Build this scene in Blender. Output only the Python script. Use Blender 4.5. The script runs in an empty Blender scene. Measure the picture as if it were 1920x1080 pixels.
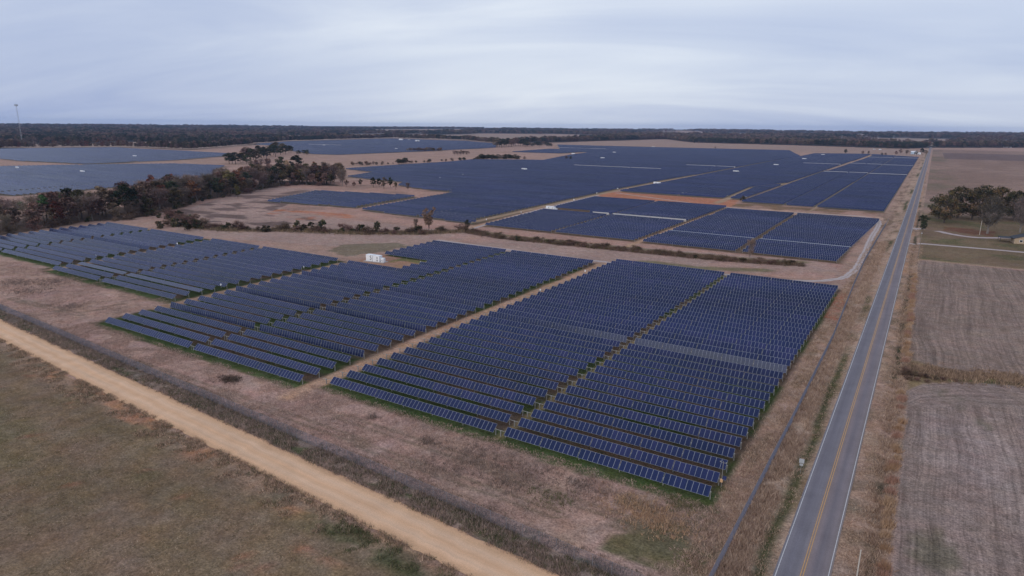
import bpy, bmesh, math, random
import numpy as np
from mathutils import Matrix, Vector

rng = np.random.default_rng(7)
random.seed(7)
S = bpy.context.scene
COL = S.collection
R = math.radians

# ------------------------------------------------------------------ camera
CAM_H = 61.2
F_PX = 1226.0                      # focal length for a 1920 px wide picture
CAMROT = np.array([[0.8459, -0.1351, 0.5160],
                   [0.5333, 0.1982, -0.8224],
                   [0.0088, 0.9708, 0.2397]])
cam_data = bpy.data.cameras.new('camera')
cam = bpy.data.objects.new('camera', cam_data)
COL.objects.link(cam)
cam_data.sensor_width = 36.0
cam_data.lens = F_PX / 1920.0 * 36.0
cam_data.clip_start = 1.0
cam_data.clip_end = 40000.0
u_, s_, vt_ = np.linalg.svd(CAMROT)
rot = u_ @ vt_
mw = Matrix([list(rot[i]) + [0.0] for i in range(3)] + [[0, 0, 0, 1]])
mw.translation = Vector((0, 0, CAM_H))
cam.matrix_world = mw
S.camera = cam

# ------------------------------------------------------------------ sky, sun, exposure
SKY_SEED = (3.3, 1.7, 0.4)
SUN_EL, SUN_AZ = R(20), R(186)     # azimuth clockwise from +Y
world = bpy.data.worlds.new('World')
S.world = world
world.use_nodes = True
wn, wl = world.node_tree.nodes, world.node_tree.links
wn.clear()
w_out = wn.new('ShaderNodeOutputWorld')
w_sky = wn.new('ShaderNodeTexSky')
w_sky.sky_type = 'NISHITA'
w_sky.sun_disc = False
w_sky.sun_elevation = SUN_EL
w_sky.sun_rotation = SUN_AZ
w_sky.air_density = 1.0
w_sky.dust_density = 1.5
w_bg = wn.new('ShaderNodeBackground'); w_bg.inputs[1].default_value = 0.10
w_bg2 = wn.new('ShaderNodeBackground'); w_bg2.inputs[1].default_value = 1.0
w_tc = wn.new('ShaderNodeTexCoord')
w_sep = wn.new('ShaderNodeSeparateXYZ'); wl.new(w_tc.outputs['Generated'], w_sep.inputs[0])
def wmath(op, a, b):
    n = wn.new('ShaderNodeMath'); n.operation = op
    for i, v in enumerate((a, b)):
        if v is None: continue
        if isinstance(v, (int, float)): n.inputs[i].default_value = v
        else: wl.new(v, n.inputs[i])
    return n.outputs[0]
zz = wmath('ADD', wmath('MAXIMUM', w_sep.outputs[2], 0.0), 0.20)
cx = wmath('DIVIDE', w_sep.outputs[0], zz)
cy = wmath('DIVIDE', w_sep.outputs[1], zz)
# cloud sheet coordinates, drawn out into streaks along one wind direction
ca, sa = math.cos(R(20)), math.sin(R(20))
ux = wmath('ADD', wmath('MULTIPLY', cx, ca), wmath('MULTIPLY', cy, sa))
uy = wmath('SUBTRACT', wmath('MULTIPLY', cy, ca), wmath('MULTIPLY', cx, sa))
def wnoise(sx, sy, detail, rough, seed, dist=0.0):
    c = wn.new('ShaderNodeCombineXYZ')
    wl.new(wmath('MULTIPLY', ux, sx), c.inputs[0]); wl.new(wmath('MULTIPLY', uy, sy), c.inputs[1])
    c.inputs[2].default_value = seed
    n = wn.new('ShaderNodeTexNoise'); n.inputs['Scale'].default_value = 1.0
    n.inputs['Detail'].default_value = detail; n.inputs['Roughness'].default_value = rough
    n.inputs['Distortion'].default_value = dist
    wl.new(c.outputs[0], n.inputs['Vector'])
    return n.outputs[0]
nA = wnoise(0.40, 1.15, 6, 0.55, 3.1, 0.9)
nB = wnoise(0.16, 0.45, 4, 0.5, 9.4, 0.6)
# thicker and thinner parts of the cloud deck, a quarter of the sky across
w_big = wn.new('ShaderNodeTexNoise'); w_big.inputs['Scale'].default_value = 1.25; w_big.inputs['Detail'].default_value = 2.0
w_map = wn.new('ShaderNodeMapping'); w_map.inputs['Location'].default_value = SKY_SEED
wl.new(w_tc.outputs['Generated'], w_map.inputs['Vector']); wl.new(w_map.outputs[0], w_big.inputs['Vector'])
mixn = wmath('ADD', wmath('ADD', wmath('MULTIPLY', nA, 0.40), wmath('MULTIPLY', nB, 0.35)), wmath('MULTIPLY', w_big.outputs[0], 0.55))
ramp = wn.new('ShaderNodeValToRGB')
wl.new(mixn, ramp.inputs[0])
ramp.color_ramp.elements[0].position = 0.50; ramp.color_ramp.elements[0].color = (0.405, 0.49, 0.735, 1)
ramp.color_ramp.elements[1].position = 0.80; ramp.color_ramp.elements[1].color = (0.775, 0.835, 0.945, 1)
wl.new(ramp.outputs[0], w_bg2.inputs[0])
wl.new(w_sky.outputs[0], w_bg.inputs[0])
w_mix = wn.new('ShaderNodeMixShader'); w_mix.inputs[0].default_value = 0.90
wl.new(w_bg.outputs[0], w_mix.inputs[1]); wl.new(w_bg2.outputs[0], w_mix.inputs[2])
wl.new(w_mix.outputs[0], w_out.inputs[0])

sun_d = bpy.data.lights.new('sun', 'SUN')
sun_d.energy = 1.35
sun_d.angle = R(52)
sun_d.color = (1.0, 0.93, 0.86)
sun = bpy.data.objects.new('sun', sun_d)
COL.objects.link(sun)
sd = Vector((math.sin(SUN_AZ) * math.cos(SUN_EL), math.cos(SUN_AZ) * math.cos(SUN_EL), math.sin(SUN_EL)))
sun.rotation_euler = sd.to_track_quat('Z', 'Y').to_euler()
sun.location = (0, -50, 120)

vs = S.view_settings
vs.view_transform = 'Standard'; vs.look = 'None'; vs.gamma = 1.0; vs.use_curve_mapping = False
vs.exposure = 0.0
S.render.engine = 'CYCLES'

# ------------------------------------------------------------------ small helpers
def P(px, py, z=0.0):
    """ground point seen at a pixel of the 1920x1080 photograph"""
    d = rot @ np.array([px - 960.0, 540.0 - py, -F_PX])
    t = (z - CAM_H) / d[2]
    return d[0] * t, d[1] * t
def PP(pts): return [P(*p) for p in pts]
FWD = -rot[:, 2]
def depth(x, y, z=0.0): return FWD[0] * x + FWD[1] * y + FWD[2] * (z - CAM_H)
def project(x, y, z):
    dx, dy, dz = x, y, z - CAM_H
    c = [rot[0, i] * dx + rot[1, i] * dy + rot[2, i] * dz for i in range(3)]
    return 960 + F_PX * c[0] / -c[2], 540 - F_PX * c[1] / -c[2]

def sst(a, b, x):
    t = np.clip((x - a) / (b - a), 0, 1)
    return t * t * (3 - 2 * t)
def hash2(ix, iy, seed):
    h = (ix.astype(np.int64) * 374761393 + iy.astype(np.int64) * 668265263 + seed * 974711) & 0xffffffff
    h = ((h ^ (h >> 13)) * 1274126177) & 0xffffffff
    return ((h ^ (h >> 16)) & 0xffff) / 65535.0
def vnoise(x, y, seed=0):
    x = np.asarray(x, float); y = np.asarray(y, float)
    ix = np.floor(x); iy = np.floor(y); fx = x - ix; fy = y - iy
    fx = fx * fx * (3 - 2 * fx); fy = fy * fy * (3 - 2 * fy)
    a = hash2(ix, iy, seed); b = hash2(ix + 1, iy, seed); c = hash2(ix, iy + 1, seed); d = hash2(ix + 1, iy + 1, seed)
    return a + (b - a) * fx + (c - a) * fy + (a - b - c + d) * fx * fy
def fbm(x, y, s, seed=0, o=4):
    v = 0; amp = 0.5; t = 0
    for i in range(o):
        v = v + amp * vnoise(x / s, y / s, seed + i * 17); t += amp; s = s / 2.03; amp *= 0.55
    return v / t

def gz(x, y):
    """height of the ground"""
    x = np.asarray(x, float); y = np.asarray(y, float)
    r = np.hypot(x, y)
    far = sst(330, 750, r)
    z = far * (0.35 * np.sin(x / 67 + 1.0) * np.sin(y / 83 + 0.6) + 0.30 * np.sin(y / 128 + x / 160))
    z = z + sst(2600, 9000, r) * 30 + sst(2300, 5000, r) * 5 * np.sin(x / 610 + 2) * np.sin(y / 730)
    near = 1 - sst(420, 620, y)
    z = z - 0.45 * np.exp(-((x + 13.4) / 1.1) ** 2) * near
    z = z - 0.6 * np.exp(-((x - 0.1 + 0.006 * y - 0.8) / 0.9) ** 2) * near * sst(40, 70, y)
    yl = 73.2 - 0.0545 * x
    z = z + 0.25 * np.exp(-((y - (yl - 1.9)) / 0.9) ** 2) * (1 - sst(-24, -18, x)) * (x > -600)
    return z
def gzf(x, y): return float(gz(x, y))

def in_poly(x, y, poly):
    inside = np.zeros(np.shape(x), bool)
    n = len(poly)
    for i in range(n):
        x1, y1 = poly[i]; x2, y2 = poly[(i + 1) % n]
        if y1 == y2: continue
        c = ((y1 > y) != (y2 > y)) & (x < (x2 - x1) * (y - y1) / (y2 - y1) + x1)
        inside ^= c
    return inside
def dist_poly(x, y, line):
    d = np.full(np.shape(x), 1e9)
    for (x1, y1), (x2, y2) in zip(line[:-1], line[1:]):
        vx, vy = x2 - x1, y2 - y1
        t = np.clip(((x - x1) * vx + (y - y1) * vy) / (vx * vx + vy * vy), 0, 1)
        d = np.minimum(d, np.hypot(x - x1 - t * vx, y - y1 - t * vy))
    return d

# ------------------------------------------------------------------ materials
def new_mat(name):
    m = bpy.data.materials.new(name); m.use_nodes = True
    return m, m.node_tree.nodes, m.node_tree.links, m.node_tree.nodes['Principled BSDF']
def mat(name, col, rough=0.7, metal=0.0, var=0.15, scale=1.5, bump=0.0, objvar=0.0, spec=0.3):
    m, n, l, b = new_mat(name)
    b.inputs['Roughness'].default_value = rough
    b.inputs['Metallic'].default_value = metal
    b.inputs['Specular IOR Level'].default_value = spec
    g = n.new('ShaderNodeNewGeometry')
    t = n.new('ShaderNodeTexNoise'); t.inputs['Scale'].default_value = scale; t.inputs['Detail'].default_value = 4
    l.new(g.outputs['Position'], t.inputs['Vector'])
    mp = n.new('ShaderNodeMapRange'); mp.inputs[1].default_value = 0.25; mp.inputs[2].default_value = 0.75
    mp.inputs[3].default_value = 1 - var; mp.inputs[4].default_value = 1 + var
    l.new(t.outputs[0], mp.inputs[0])
    v = n.new('ShaderNodeVectorMath'); v.operation = 'SCALE'
    v.inputs[0].default_value = col[:3]; l.new(mp.outputs[0], v.inputs['Scale'])
    out = v.outputs[0]
    if objvar:
        oi = n.new('ShaderNodeObjectInfo')
        hs = n.new('ShaderNodeHueSaturation')
        m1 = n.new('ShaderNodeMapRange'); m1.inputs[3].default_value = 1 - objvar; m1.inputs[4].default_value = 1 + objvar
        l.new(oi.outputs['Random'], m1.inputs[0]); l.new(m1.outputs[0], hs.inputs['Value'])
        m2 = n.new('ShaderNodeMath'); m2.operation = 'MULTIPLY'; m2.inputs[1].default_value = 7.13
        l.new(oi.outputs['Random'], m2.inputs[0])
        m3 = n.new('ShaderNodeMath'); m3.operation = 'FRACT'; l.new(m2.outputs[0], m3.inputs[0])
        m4 = n.new('ShaderNodeMapRange'); m4.inputs[3].default_value = 0.47; m4.inputs[4].default_value = 0.53
        l.new(m3.outputs[0], m4.inputs[0]); l.new(m4.outputs[0], hs.inputs['Hue'])
        l.new(out, hs.inputs['Color']); out = hs.outputs[0]
    l.new(out, b.inputs['Base Color'])
    if bump:
        bp = n.new('ShaderNodeBump'); bp.inputs['Strength'].default_value = bump; bp.inputs['Distance'].default_value = 0.1
        l.new(t.outputs[0], bp.inputs['Height']); l.new(bp.outputs[0], b.inputs['Normal'])
    return m

def ground_mat():
    m, n, l, b = new_mat('ground_cover')
    b.inputs['Roughness'].default_value = 1.0
    b.inputs['Specular IOR Level'].default_value = 0.05
    at = n.new('ShaderNodeAttribute'); at.attribute_name = 'cover'
    ti = n.new('ShaderNodeAttribute'); ti.attribute_name = 'till'
    g = n.new('ShaderNodeNewGeometry')
    def noise(scale, detail, rough=0.6, vec=None):
        t = n.new('ShaderNodeTexNoise'); t.inputs['Scale'].default_value = scale
        t.inputs['Detail'].default_value = detail; t.inputs['Roughness'].default_value = rough
        l.new(vec or g.outputs['Position'], t.inputs['Vector']); return t.outputs[0]
    def rng_(v, a, bb, lo=0.3, hi=0.7):
        mp = n.new('ShaderNodeMapRange'); mp.inputs[1].default_value = lo; mp.inputs[2].default_value = hi
        mp.inputs[3].default_value = a; mp.inputs[4].default_value = bb; l.new(v, mp.inputs[0]); return mp.outputs[0]
    def mul(a, bb):
        q = n.new('ShaderNodeMath'); q.operation = 'MULTIPLY'; l.new(a, q.inputs[0])
        if isinstance(bb, float): q.inputs[1].default_value = bb
        else: l.new(bb, q.inputs[1])
        return q.outputs[0]
    n1 = noise(2.6, 3, 0.75); n2 = noise(0.32, 5, 0.62); n3 = noise(0.035, 4, 0.55)
    n0 = noise(0.95, 4, 0.7)
    f = mul(mul(mul(rng_(n1, 0.55, 1.45), rng_(n0, 0.72, 1.28)), rng_(n2, 0.80, 1.20)), rng_(n3, 0.86, 1.14))
    # drill rows of the worked fields: long thin streaks along the field
    mp = n.new('ShaderNodeMapping'); mp.inputs['Scale'].default_value = (1.0, 0.016, 1.0)
    dr = n.new('ShaderNodeAttribute'); dr.attribute_name = 'drill'
    l.new(dr.outputs['Vector'], mp.inputs['Vector'])
    s1 = noise(0.95, 5, 0.80, mp.outputs[0])
    sr = rng_(s1, 0.62, 1.40, 0.34, 0.66)
    mx = n.new('ShaderNodeMix'); mx.data_type = 'FLOAT'
    l.new(ti.outputs['Fac'], mx.inputs[0]); mx.inputs[2].default_value = 1.0; l.new(sr, mx.inputs[3])
    f = mul(f, mx.outputs[0])
    sc = n.new('ShaderNodeVectorMath'); sc.operation = 'SCALE'
    l.new(at.outputs['Color'], sc.inputs[0]); l.new(f, sc.inputs['Scale'])
    hs = n.new('ShaderNodeHueSaturation')
    l.new(rng_(noise(0.11, 4), 0.492, 0.508), hs.inputs['Hue'])
    l.new(rng_(noise(0.21, 4), 0.90, 1.14), hs.inputs['Saturation'])
    l.new(sc.outputs[0], hs.inputs['Color'])
    l.new(hs.outputs[0], b.inputs['Base Color'])
    bp = n.new('ShaderNodeBump'); bp.inputs['Strength'].default_value = 0.7; bp.inputs['Distance'].default_value = 0.25
    l.new(n1, bp.inputs['Height']); l.new(bp.outputs[0], b.inputs['Normal'])
    return m

def glass_mat(name, lines=False):
    """blue silicon cells under glass; lines: the aluminium edges of tables too far away to model panel by panel"""
    m, n, l, b = new_mat(name)
    b.inputs['Roughness'].default_value = 0.16
    b.inputs['IOR'].default_value = 1.40
    b.inputs['Specular IOR Level'].default_value = 0.52
    b.inputs['Specular Tint'].default_value = (0.78, 0.86, 1.0, 1)
    g = n.new('ShaderNodeNewGeometry')
    sep = n.new('ShaderNodeSeparateXYZ'); l.new(g.outputs['Position'], sep.inputs[0])
    def mth(op, a, v):
        q = n.new('ShaderNodeMath'); q.operation = op; l.new(a, q.inputs[0]); q.inputs[1].default_value = v; return q.outputs[0]
    fx = mth('FLOOR', mth('DIVIDE', sep.outputs[0], 1.015), 0); fy = mth('FLOOR', mth('DIVIDE', sep.outputs[1], 5.3), 0)
    c = n.new('ShaderNodeCombineXYZ'); l.new(fx, c.inputs[0]); l.new(fy, c.inputs[1])
    wh = n.new('ShaderNodeTexWhiteNoise'); wh.noise_dimensions = '2D'; l.new(c.outputs[0], wh.inputs['Vector'])
    # batches of modules: whole tables a little bluer or duller than the next
    c2 = n.new('ShaderNodeCombineXYZ'); l.new(mth('FLOOR', mth('DIVIDE', sep.outputs[0], 24.5), 0), c2.inputs[0]); l.new(fy, c2.inputs[1])
    wh2 = n.new('ShaderNodeTexWhiteNoise'); wh2.noise_dimensions = '2D'; l.new(c2.outputs[0], wh2.inputs['Vector'])
    av = n.new('ShaderNodeMix'); av.data_type = 'FLOAT'; av.inputs[0].default_value = 0.5; l.new(wh.outputs['Value'], av.inputs[2]); l.new(wh2.outputs['Value'], av.inputs[3])
    r = n.new('ShaderNodeValToRGB'); l.new(av.outputs[0], r.inputs[0])
    r.color_ramp.elements[0].color = (0.006, 0.0125, 0.048, 1)
    r.color_ramp.elements[1].color = (0.021, 0.023, 0.080, 1)
    e = r.color_ramp.elements.new(0.5); e.color = (0.0105, 0.0165, 0.062, 1)
    out = r.outputs[0]
    # broad bands of patchy sheen painted into the cell colour, roughness varied to match
    so = n.new('ShaderNodeTexNoise'); so.inputs['Scale'].default_value = 1.0; so.inputs['Detail'].default_value = 4
    sm = n.new('ShaderNodeMapping'); sm.inputs['Scale'].default_value = (0.010, 0.035, 0.0); l.new(g.outputs['Position'], sm.inputs['Vector']); l.new(sm.outputs[0], so.inputs['Vector'])
    sr_ = n.new('ShaderNodeMapRange'); sr_.inputs[1].default_value = 0.3; sr_.inputs[2].default_value = 0.7; sr_.inputs[3].default_value = 0.72; sr_.inputs[4].default_value = 1.34; l.new(so.outputs[0], sr_.inputs[0])
    sv = n.new('ShaderNodeVectorMath'); sv.operation = 'SCALE'; l.new(out, sv.inputs[0]); l.new(sr_.outputs[0], sv.inputs['Scale']); out = sv.outputs[0]
    rr2 = n.new('ShaderNodeMapRange'); rr2.inputs[1].default_value = 0.3; rr2.inputs[2].default_value = 0.7; rr2.inputs[3].default_value = 0.12; rr2.inputs[4].default_value = 0.24; l.new(so.outputs[0], rr2.inputs[0]); l.new(rr2.outputs[0], b.inputs['Roughness'])
    if lines:
        uv = n.new('ShaderNodeUVMap'); uv.uv_map = 'UVMap'
        su = n.new('ShaderNodeSeparateXYZ'); l.new(uv.outputs[0], su.inputs[0])
        fr = mth('FRACT', su.outputs[0], 0)
        lt = n.new('ShaderNodeMath'); lt.operation = 'LESS_THAN'; l.new(fr, lt.inputs[0]); lt.inputs[1].default_value = 0.07
        a = n.new('ShaderNodeMath'); a.operation = 'ABSOLUTE'; l.new(mth('SUBTRACT', su.outputs[1], 0.5), a.inputs[0])
        gt = n.new('ShaderNodeMath'); gt.operation = 'GREATER_THAN'; l.new(a.outputs[0], gt.inputs[0]); gt.inputs[1].default_value = 0.48
        mx = n.new('ShaderNodeMath'); mx.operation = 'MAXIMUM'; l.new(lt.outputs[0], mx.inputs[0]); l.new(gt.outputs[0], mx.inputs[1])
        mix = n.new('ShaderNodeMix'); mix.data_type = 'RGBA'
        l.new(mx.outputs[0], mix.inputs[0]); l.new(out, mix.inputs[6]); mix.inputs[7].default_value = (0.17, 0.19, 0.24, 1)
        out = mix.outputs[2]
    l.new(out, b.inputs['Base Color'])
    return m

M_GROUND = ground_mat()
M_GLASS = glass_mat('solar_glass')
M_GLASSFAR = glass_mat('solar_glass_far', True)
M_ALU = mat('aluminium_frame', (0.27, 0.285, 0.33), 0.5, 0.0, 0.08)
M_BACK = mat('white_backsheet', (0.80, 0.81, 0.83), 0.6, 0.0, 0.05)
M_STEEL = mat('galvanised_steel', (0.30, 0.29, 0.27), 0.5, 0.2, 0.12)
M_ASPHALT = None
M_WHITE = mat('white_enamel', (0.80, 0.81, 0.82), 0.45, 0.0, 0.06, 0.8)
M_LINEW = mat('white_road_paint', (0.52, 0.51, 0.50), 0.7, 0.0, 0.25, 3.0)
M_LINEY = mat('yellow_road_paint', (0.52, 0.29, 0.10), 0.7, 0.0, 0.25, 3.0)
M_DARK = mat('dark_louvre', (0.05, 0.05, 0.055), 0.6)
M_CONC = mat('concrete', (0.42, 0.37, 0.34), 0.9, 0.0, 0.2)
M_GREYBOX = mat('grey_cabinet', (0.40, 0.42, 0.43), 0.5)
M_GRAVEL = mat('pale_gravel', (0.42, 0.34, 0.32), 0.95, 0.0, 0.22, 0.8, 0.4)
M_WOOD = mat('weathered_pole', (0.22, 0.18, 0.15), 0.9)
M_PALEPOLE = mat('pale_pole', (0.50, 0.46, 0.40), 0.8)
M_BARK = mat('bark', (0.085, 0.068, 0.056), 0.95, 0, 0.25)
M_BARKPALE = mat('pale_bark', (0.20, 0.175, 0.155), 0.95, 0, 0.25)
M_BRICK = mat('tan_brick', (0.42, 0.32, 0.22), 0.9, 0, 0.2, 3.0)
M_ROOF = mat('dark_shingle', (0.045, 0.05, 0.06), 0.85, 0, 0.25, 2.0)
M_WINDOW = mat('window_glass', (0.03, 0.035, 0.04), 0.1)
M_ROOFRED = mat('rust_roof', (0.25, 0.10, 0.07), 0.8)
M_BLUEW = mat('pale_blue_siding', (0.40, 0.50, 0.60), 0.7)
M_ORANGE = mat('orange_casing', (0.70, 0.42, 0.22), 0.5)

def veg_mat(name, rough=0.9, objvar=0.24):
    m, n, l, b = new_mat(name)
    b.inputs['Roughness'].default_value = rough
    b.inputs['Specular IOR Level'].default_value = 0.1
    at = n.new('ShaderNodeAttribute'); at.attribute_name = 'tint'
    oi = n.new('ShaderNodeObjectInfo')
    hs = n.new('ShaderNodeHueSaturation')
    m1 = n.new('ShaderNodeMapRange'); m1.inputs[3].default_value = 1 - objvar * 1.6; m1.inputs[4].default_value = 1 + objvar * 1.6
    l.new(oi.outputs['Random'], m1.inputs[0]); l.new(m1.outputs[0], hs.inputs['Value'])
    m2 = n.new('ShaderNodeMath'); m2.operation = 'MULTIPLY'; m2.inputs[1].default_value = 9.7; l.new(oi.outputs['Random'], m2.inputs[0])
    m3 = n.new('ShaderNodeMath'); m3.operation = 'FRACT'; l.new(m2.outputs[0], m3.inputs[0])
    m4 = n.new('ShaderNodeMapRange'); m4.inputs[3].default_value = 0.5 - objvar * 0.12; m4.inputs[4].default_value = 0.5 + objvar * 0.12
    l.new(m3.outputs[0], m4.inputs[0]); l.new(m4.outputs[0], hs.inputs['Hue'])
    l.new(at.outputs['Color'], hs.inputs['Color'])
    l.new(hs.outputs[0], b.inputs['Base Color'])
    return m
M_LEAF = veg_mat('foliage')
M_GRASS = veg_mat('grass_blades', 0.9, 0.0)

# ------------------------------------------------------------------ object helpers
def link(name, me, parent=None, loc=None, kind=None):
    o = bpy.data.objects.new(name, me); COL.objects.link(o)
    if parent: o.parent = parent
    if loc is not None: o.location = loc
    if kind: o['kind'] = kind
    return o
def thing(name, label, cat, loc=(0, 0, 0), rz=0.0, group=None):
    o = bpy.data.objects.new(name, None); COL.objects.link(o)
    o.empty_display_size = 0.5
    o.location = loc; o.rotation_euler = (0, 0, rz)
    o['label'] = label; o['category'] = cat
    if group: o['group'] = group
    return o
class MB:
    """collects boxes, tubes and polygons into one mesh"""
    def __init__(s): s.v = []; s.f = []; s.m = []
    def quad(s, pts, mi=0):
        k = len(s.v); s.v += [tuple(p) for p in pts]; s.f.append(tuple(range(k, k + len(pts)))); s.m.append(mi)
    def box(s, c, d, mi=0, top=None):
        x, y, z = c; a, b_, h = d[0] / 2, d[1] / 2, d[2] / 2
        k = len(s.v)
        for dz in (-h, h):
            for dx, dy in ((-a, -b_), (a, -b_), (a, b_), (-a, b_)): s.v.append((x + dx, y + dy, z + dz))
        for q in ((3, 2, 1, 0), (4, 5, 6, 7), (0, 1, 5, 4), (1, 2, 6, 5), (2, 3, 7, 6), (3, 0, 4, 7)):
            s.f.append(tuple(k + i for i in q)); s.m.append(mi if not (top is not None and q == (4, 5, 6, 7)) else top)
    def tube(s, p0, p1, r0, r1=None, n=6, mi=0, cap=True):
        r1 = r0 if r1 is None else r1
        p0 = Vector(p0); p1 = Vector(p1); d = (p1 - p0)
        if d.length < 1e-6: return
        d.normalize(); a = d.orthogonal().normalized(); b_ = d.cross(a)
        k = len(s.v)
        for p, r in ((p0, r0), (p1, r1)):
            for i in range(n):
                t = 2 * math.pi * i / n
                s.v.append(tuple(p + (a * math.cos(t) + b_ * math.sin(t)) * r))
        for i in range(n):
            j = (i + 1) % n
            s.f.append((k + i, k + j, k + n + j, k + n + i)); s.m.append(mi)
        if cap:
            s.f.append(tuple(k + n + i for i in range(n))); s.m.append(mi)
            s.f.append(tuple(k + n - 1 - i for i in range(n))); s.m.append(mi)
    def mesh(s, name, mats):
        me = bpy.data.meshes.new(name)
        me.from_pydata(s.v, [], s.f)
        for mm in (mats if isinstance(mats, (list, tuple)) else [mats]): me.materials.append(mm)
        if any(s.m): me.polygons.foreach_set('material_index', s.m)
        me.update(); return me
    def obj(s, name, mats, parent=None, loc=None, kind=None):
        return link(name, s.mesh(name, mats), parent, loc, kind)
def np_mesh(name, verts, faces, nside, mats, smooth=False):
    """verts (n,3), faces (m,nside) with one number of corners"""
    me = bpy.data.meshes.new(name)
    verts = np.asarray(verts, np.float32); faces = np.asarray(faces, np.int32)
    me.vertices.add(len(verts)); me.vertices.foreach_set('co', verts.ravel())
    me.loops.add(faces.size); me.loops.foreach_set('vertex_index', faces.ravel())
    me.polygons.add(len(faces))
    me.polygons.foreach_set('loop_start', np.arange(0, faces.size, nside, dtype=np.int32))
    me.polygons.foreach_set('use_smooth', np.full(len(faces), smooth, bool))
    for mm in (mats if isinstance(mats, (list, tuple)) else [mats]): me.materials.append(mm)
    me.update(calc_edges=True)
    return me
def set_color(me, name, cols):
    a = me.color_attributes.new(name, 'FLOAT_COLOR', 'POINT')
    c = np.ones((len(me.vertices), 4), np.float32); c[:, :3] = cols
    a.data.foreach_set('color', c.ravel())

# ------------------------------------------------------------------ layout of the farm (metres; camera over the origin)
PITCH = 5.3
def dirt_u(x): return 69.1 - 0.0545 * x
def dirt_l(x): return 61.2 - 0.0560 * x
FENCE_Y = lambda x: 73.5 - 0.0545 * x
FENCE_X = -18.0

ORD = lambda n: '%d%s' % (n, 'th' if 10 <= n % 100 <= 20 else {1: 'st', 2: 'nd', 3: 'rd'}.get(n % 10, 'th'))
tables = []       # dict(x0, x1, y, tilt, block, half, row)
STD = 40.0
def add_table(x0, x1, y, block, half, row, tilt=None):
    if x1 - x0 < 6: return
    tables.append(dict(x0=x0, x1=x1, y=y, tilt=STD + rng.normal(0, 1.6 if block in 'RMLWAB' else 3.0) if tilt is None else tilt, block=block, half=half, row=row))
# front right block, beside the paved road
for i in range(34):
    y = 102.2 + PITCH * i
    steep = {13: 61, 14: None}.get(i)
    add_table(-65.4, -23.9, y, 'R', 'road-side', i + 1, steep)
    add_table(-115.9 - 0.010 * (y - 102), -67.6, y, 'R', 'lane-side', i + 1, steep if i != 14 else None)
# middle block
for i in range(33):
    y = 98.8 + PITCH * i
    tl = {4: 70, 9: 72, 15: 70}.get(i)
    xr = -121.6 - 0.018 * (y - 99); xm = -166 - 0.03 * (y - 99); xl = -212.2 - 0.045 * (y - 99)
    if 206 < y < 230: xl = -188.5
    add_table(xm + 1.1, xr, y, 'M', 'lane-side', i + 1, tl)
    add_table(xl, xm - 1.1, y, 'M', 'tree-side', i + 1, tl)
# left blocks
for i in range(16):
    y = 126.3 + PITCH * i
    tl = {2: 19}.get(i)
    xm = -270.6 - 0.09 * (y - 126)
    add_table(xm + 1.1, -220.2 - 0.04 * (y - 126), y, 'L', 'lane-side', i + 1, tl)
    add_table(-309.5 - 0.12 * (y - 126), xm - 1.1, y, 'L', 'tree-side', i + 1, tl)
for i in range(15):
    y = 131.3 + PITCH * i
    tl = {8: 58}.get(i)
    xm = -371.5 - 0.08 * (y - 131)
    add_table(xm + 1.1, -314.5 - 0.14 * (y - 131), y, 'W', 'lane-side', i + 1, tl)
    add_table(-421 - 0.05 * (y - 131), xm - 1.1, y, 'W', 'tree-side', i + 1, tl)
# blocks behind the ditch
for i in range(34):
    y = 338.5 + PITCH * i
    tl = {8: 3}.get(i)
    xr = -31.2 + 0.04 * (y - 338); xr = min(xr, -24.5)
    add_table(-75.5 - 0.01 * (y - 338), xr, y, 'B', 'road-side', i + 1, tl)
    add_table(-128.0, -78.0 - 0.01 * (y - 338), y, 'B', 'lane-side', i + 1, tl)
for i in range(37):
    y = 339.0 + PITCH * i
    xm = -184.0 - 0.035 * (y - 339)
    xl = -233.0 - 0.08 * (y - 339)
    white = i == 17
    if 430 < y < 445: xl = -206
    add_table(xm + 1.2, -132.6, y, 'A', 'road-side', i + 1, -60 if white else None)
    if xl > xm - 8: continue
    if white: xl = -201
    add_table(xl, xm - 1.2, y, 'A', 'tree-side', i + 1, -60 if white else None)

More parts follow.
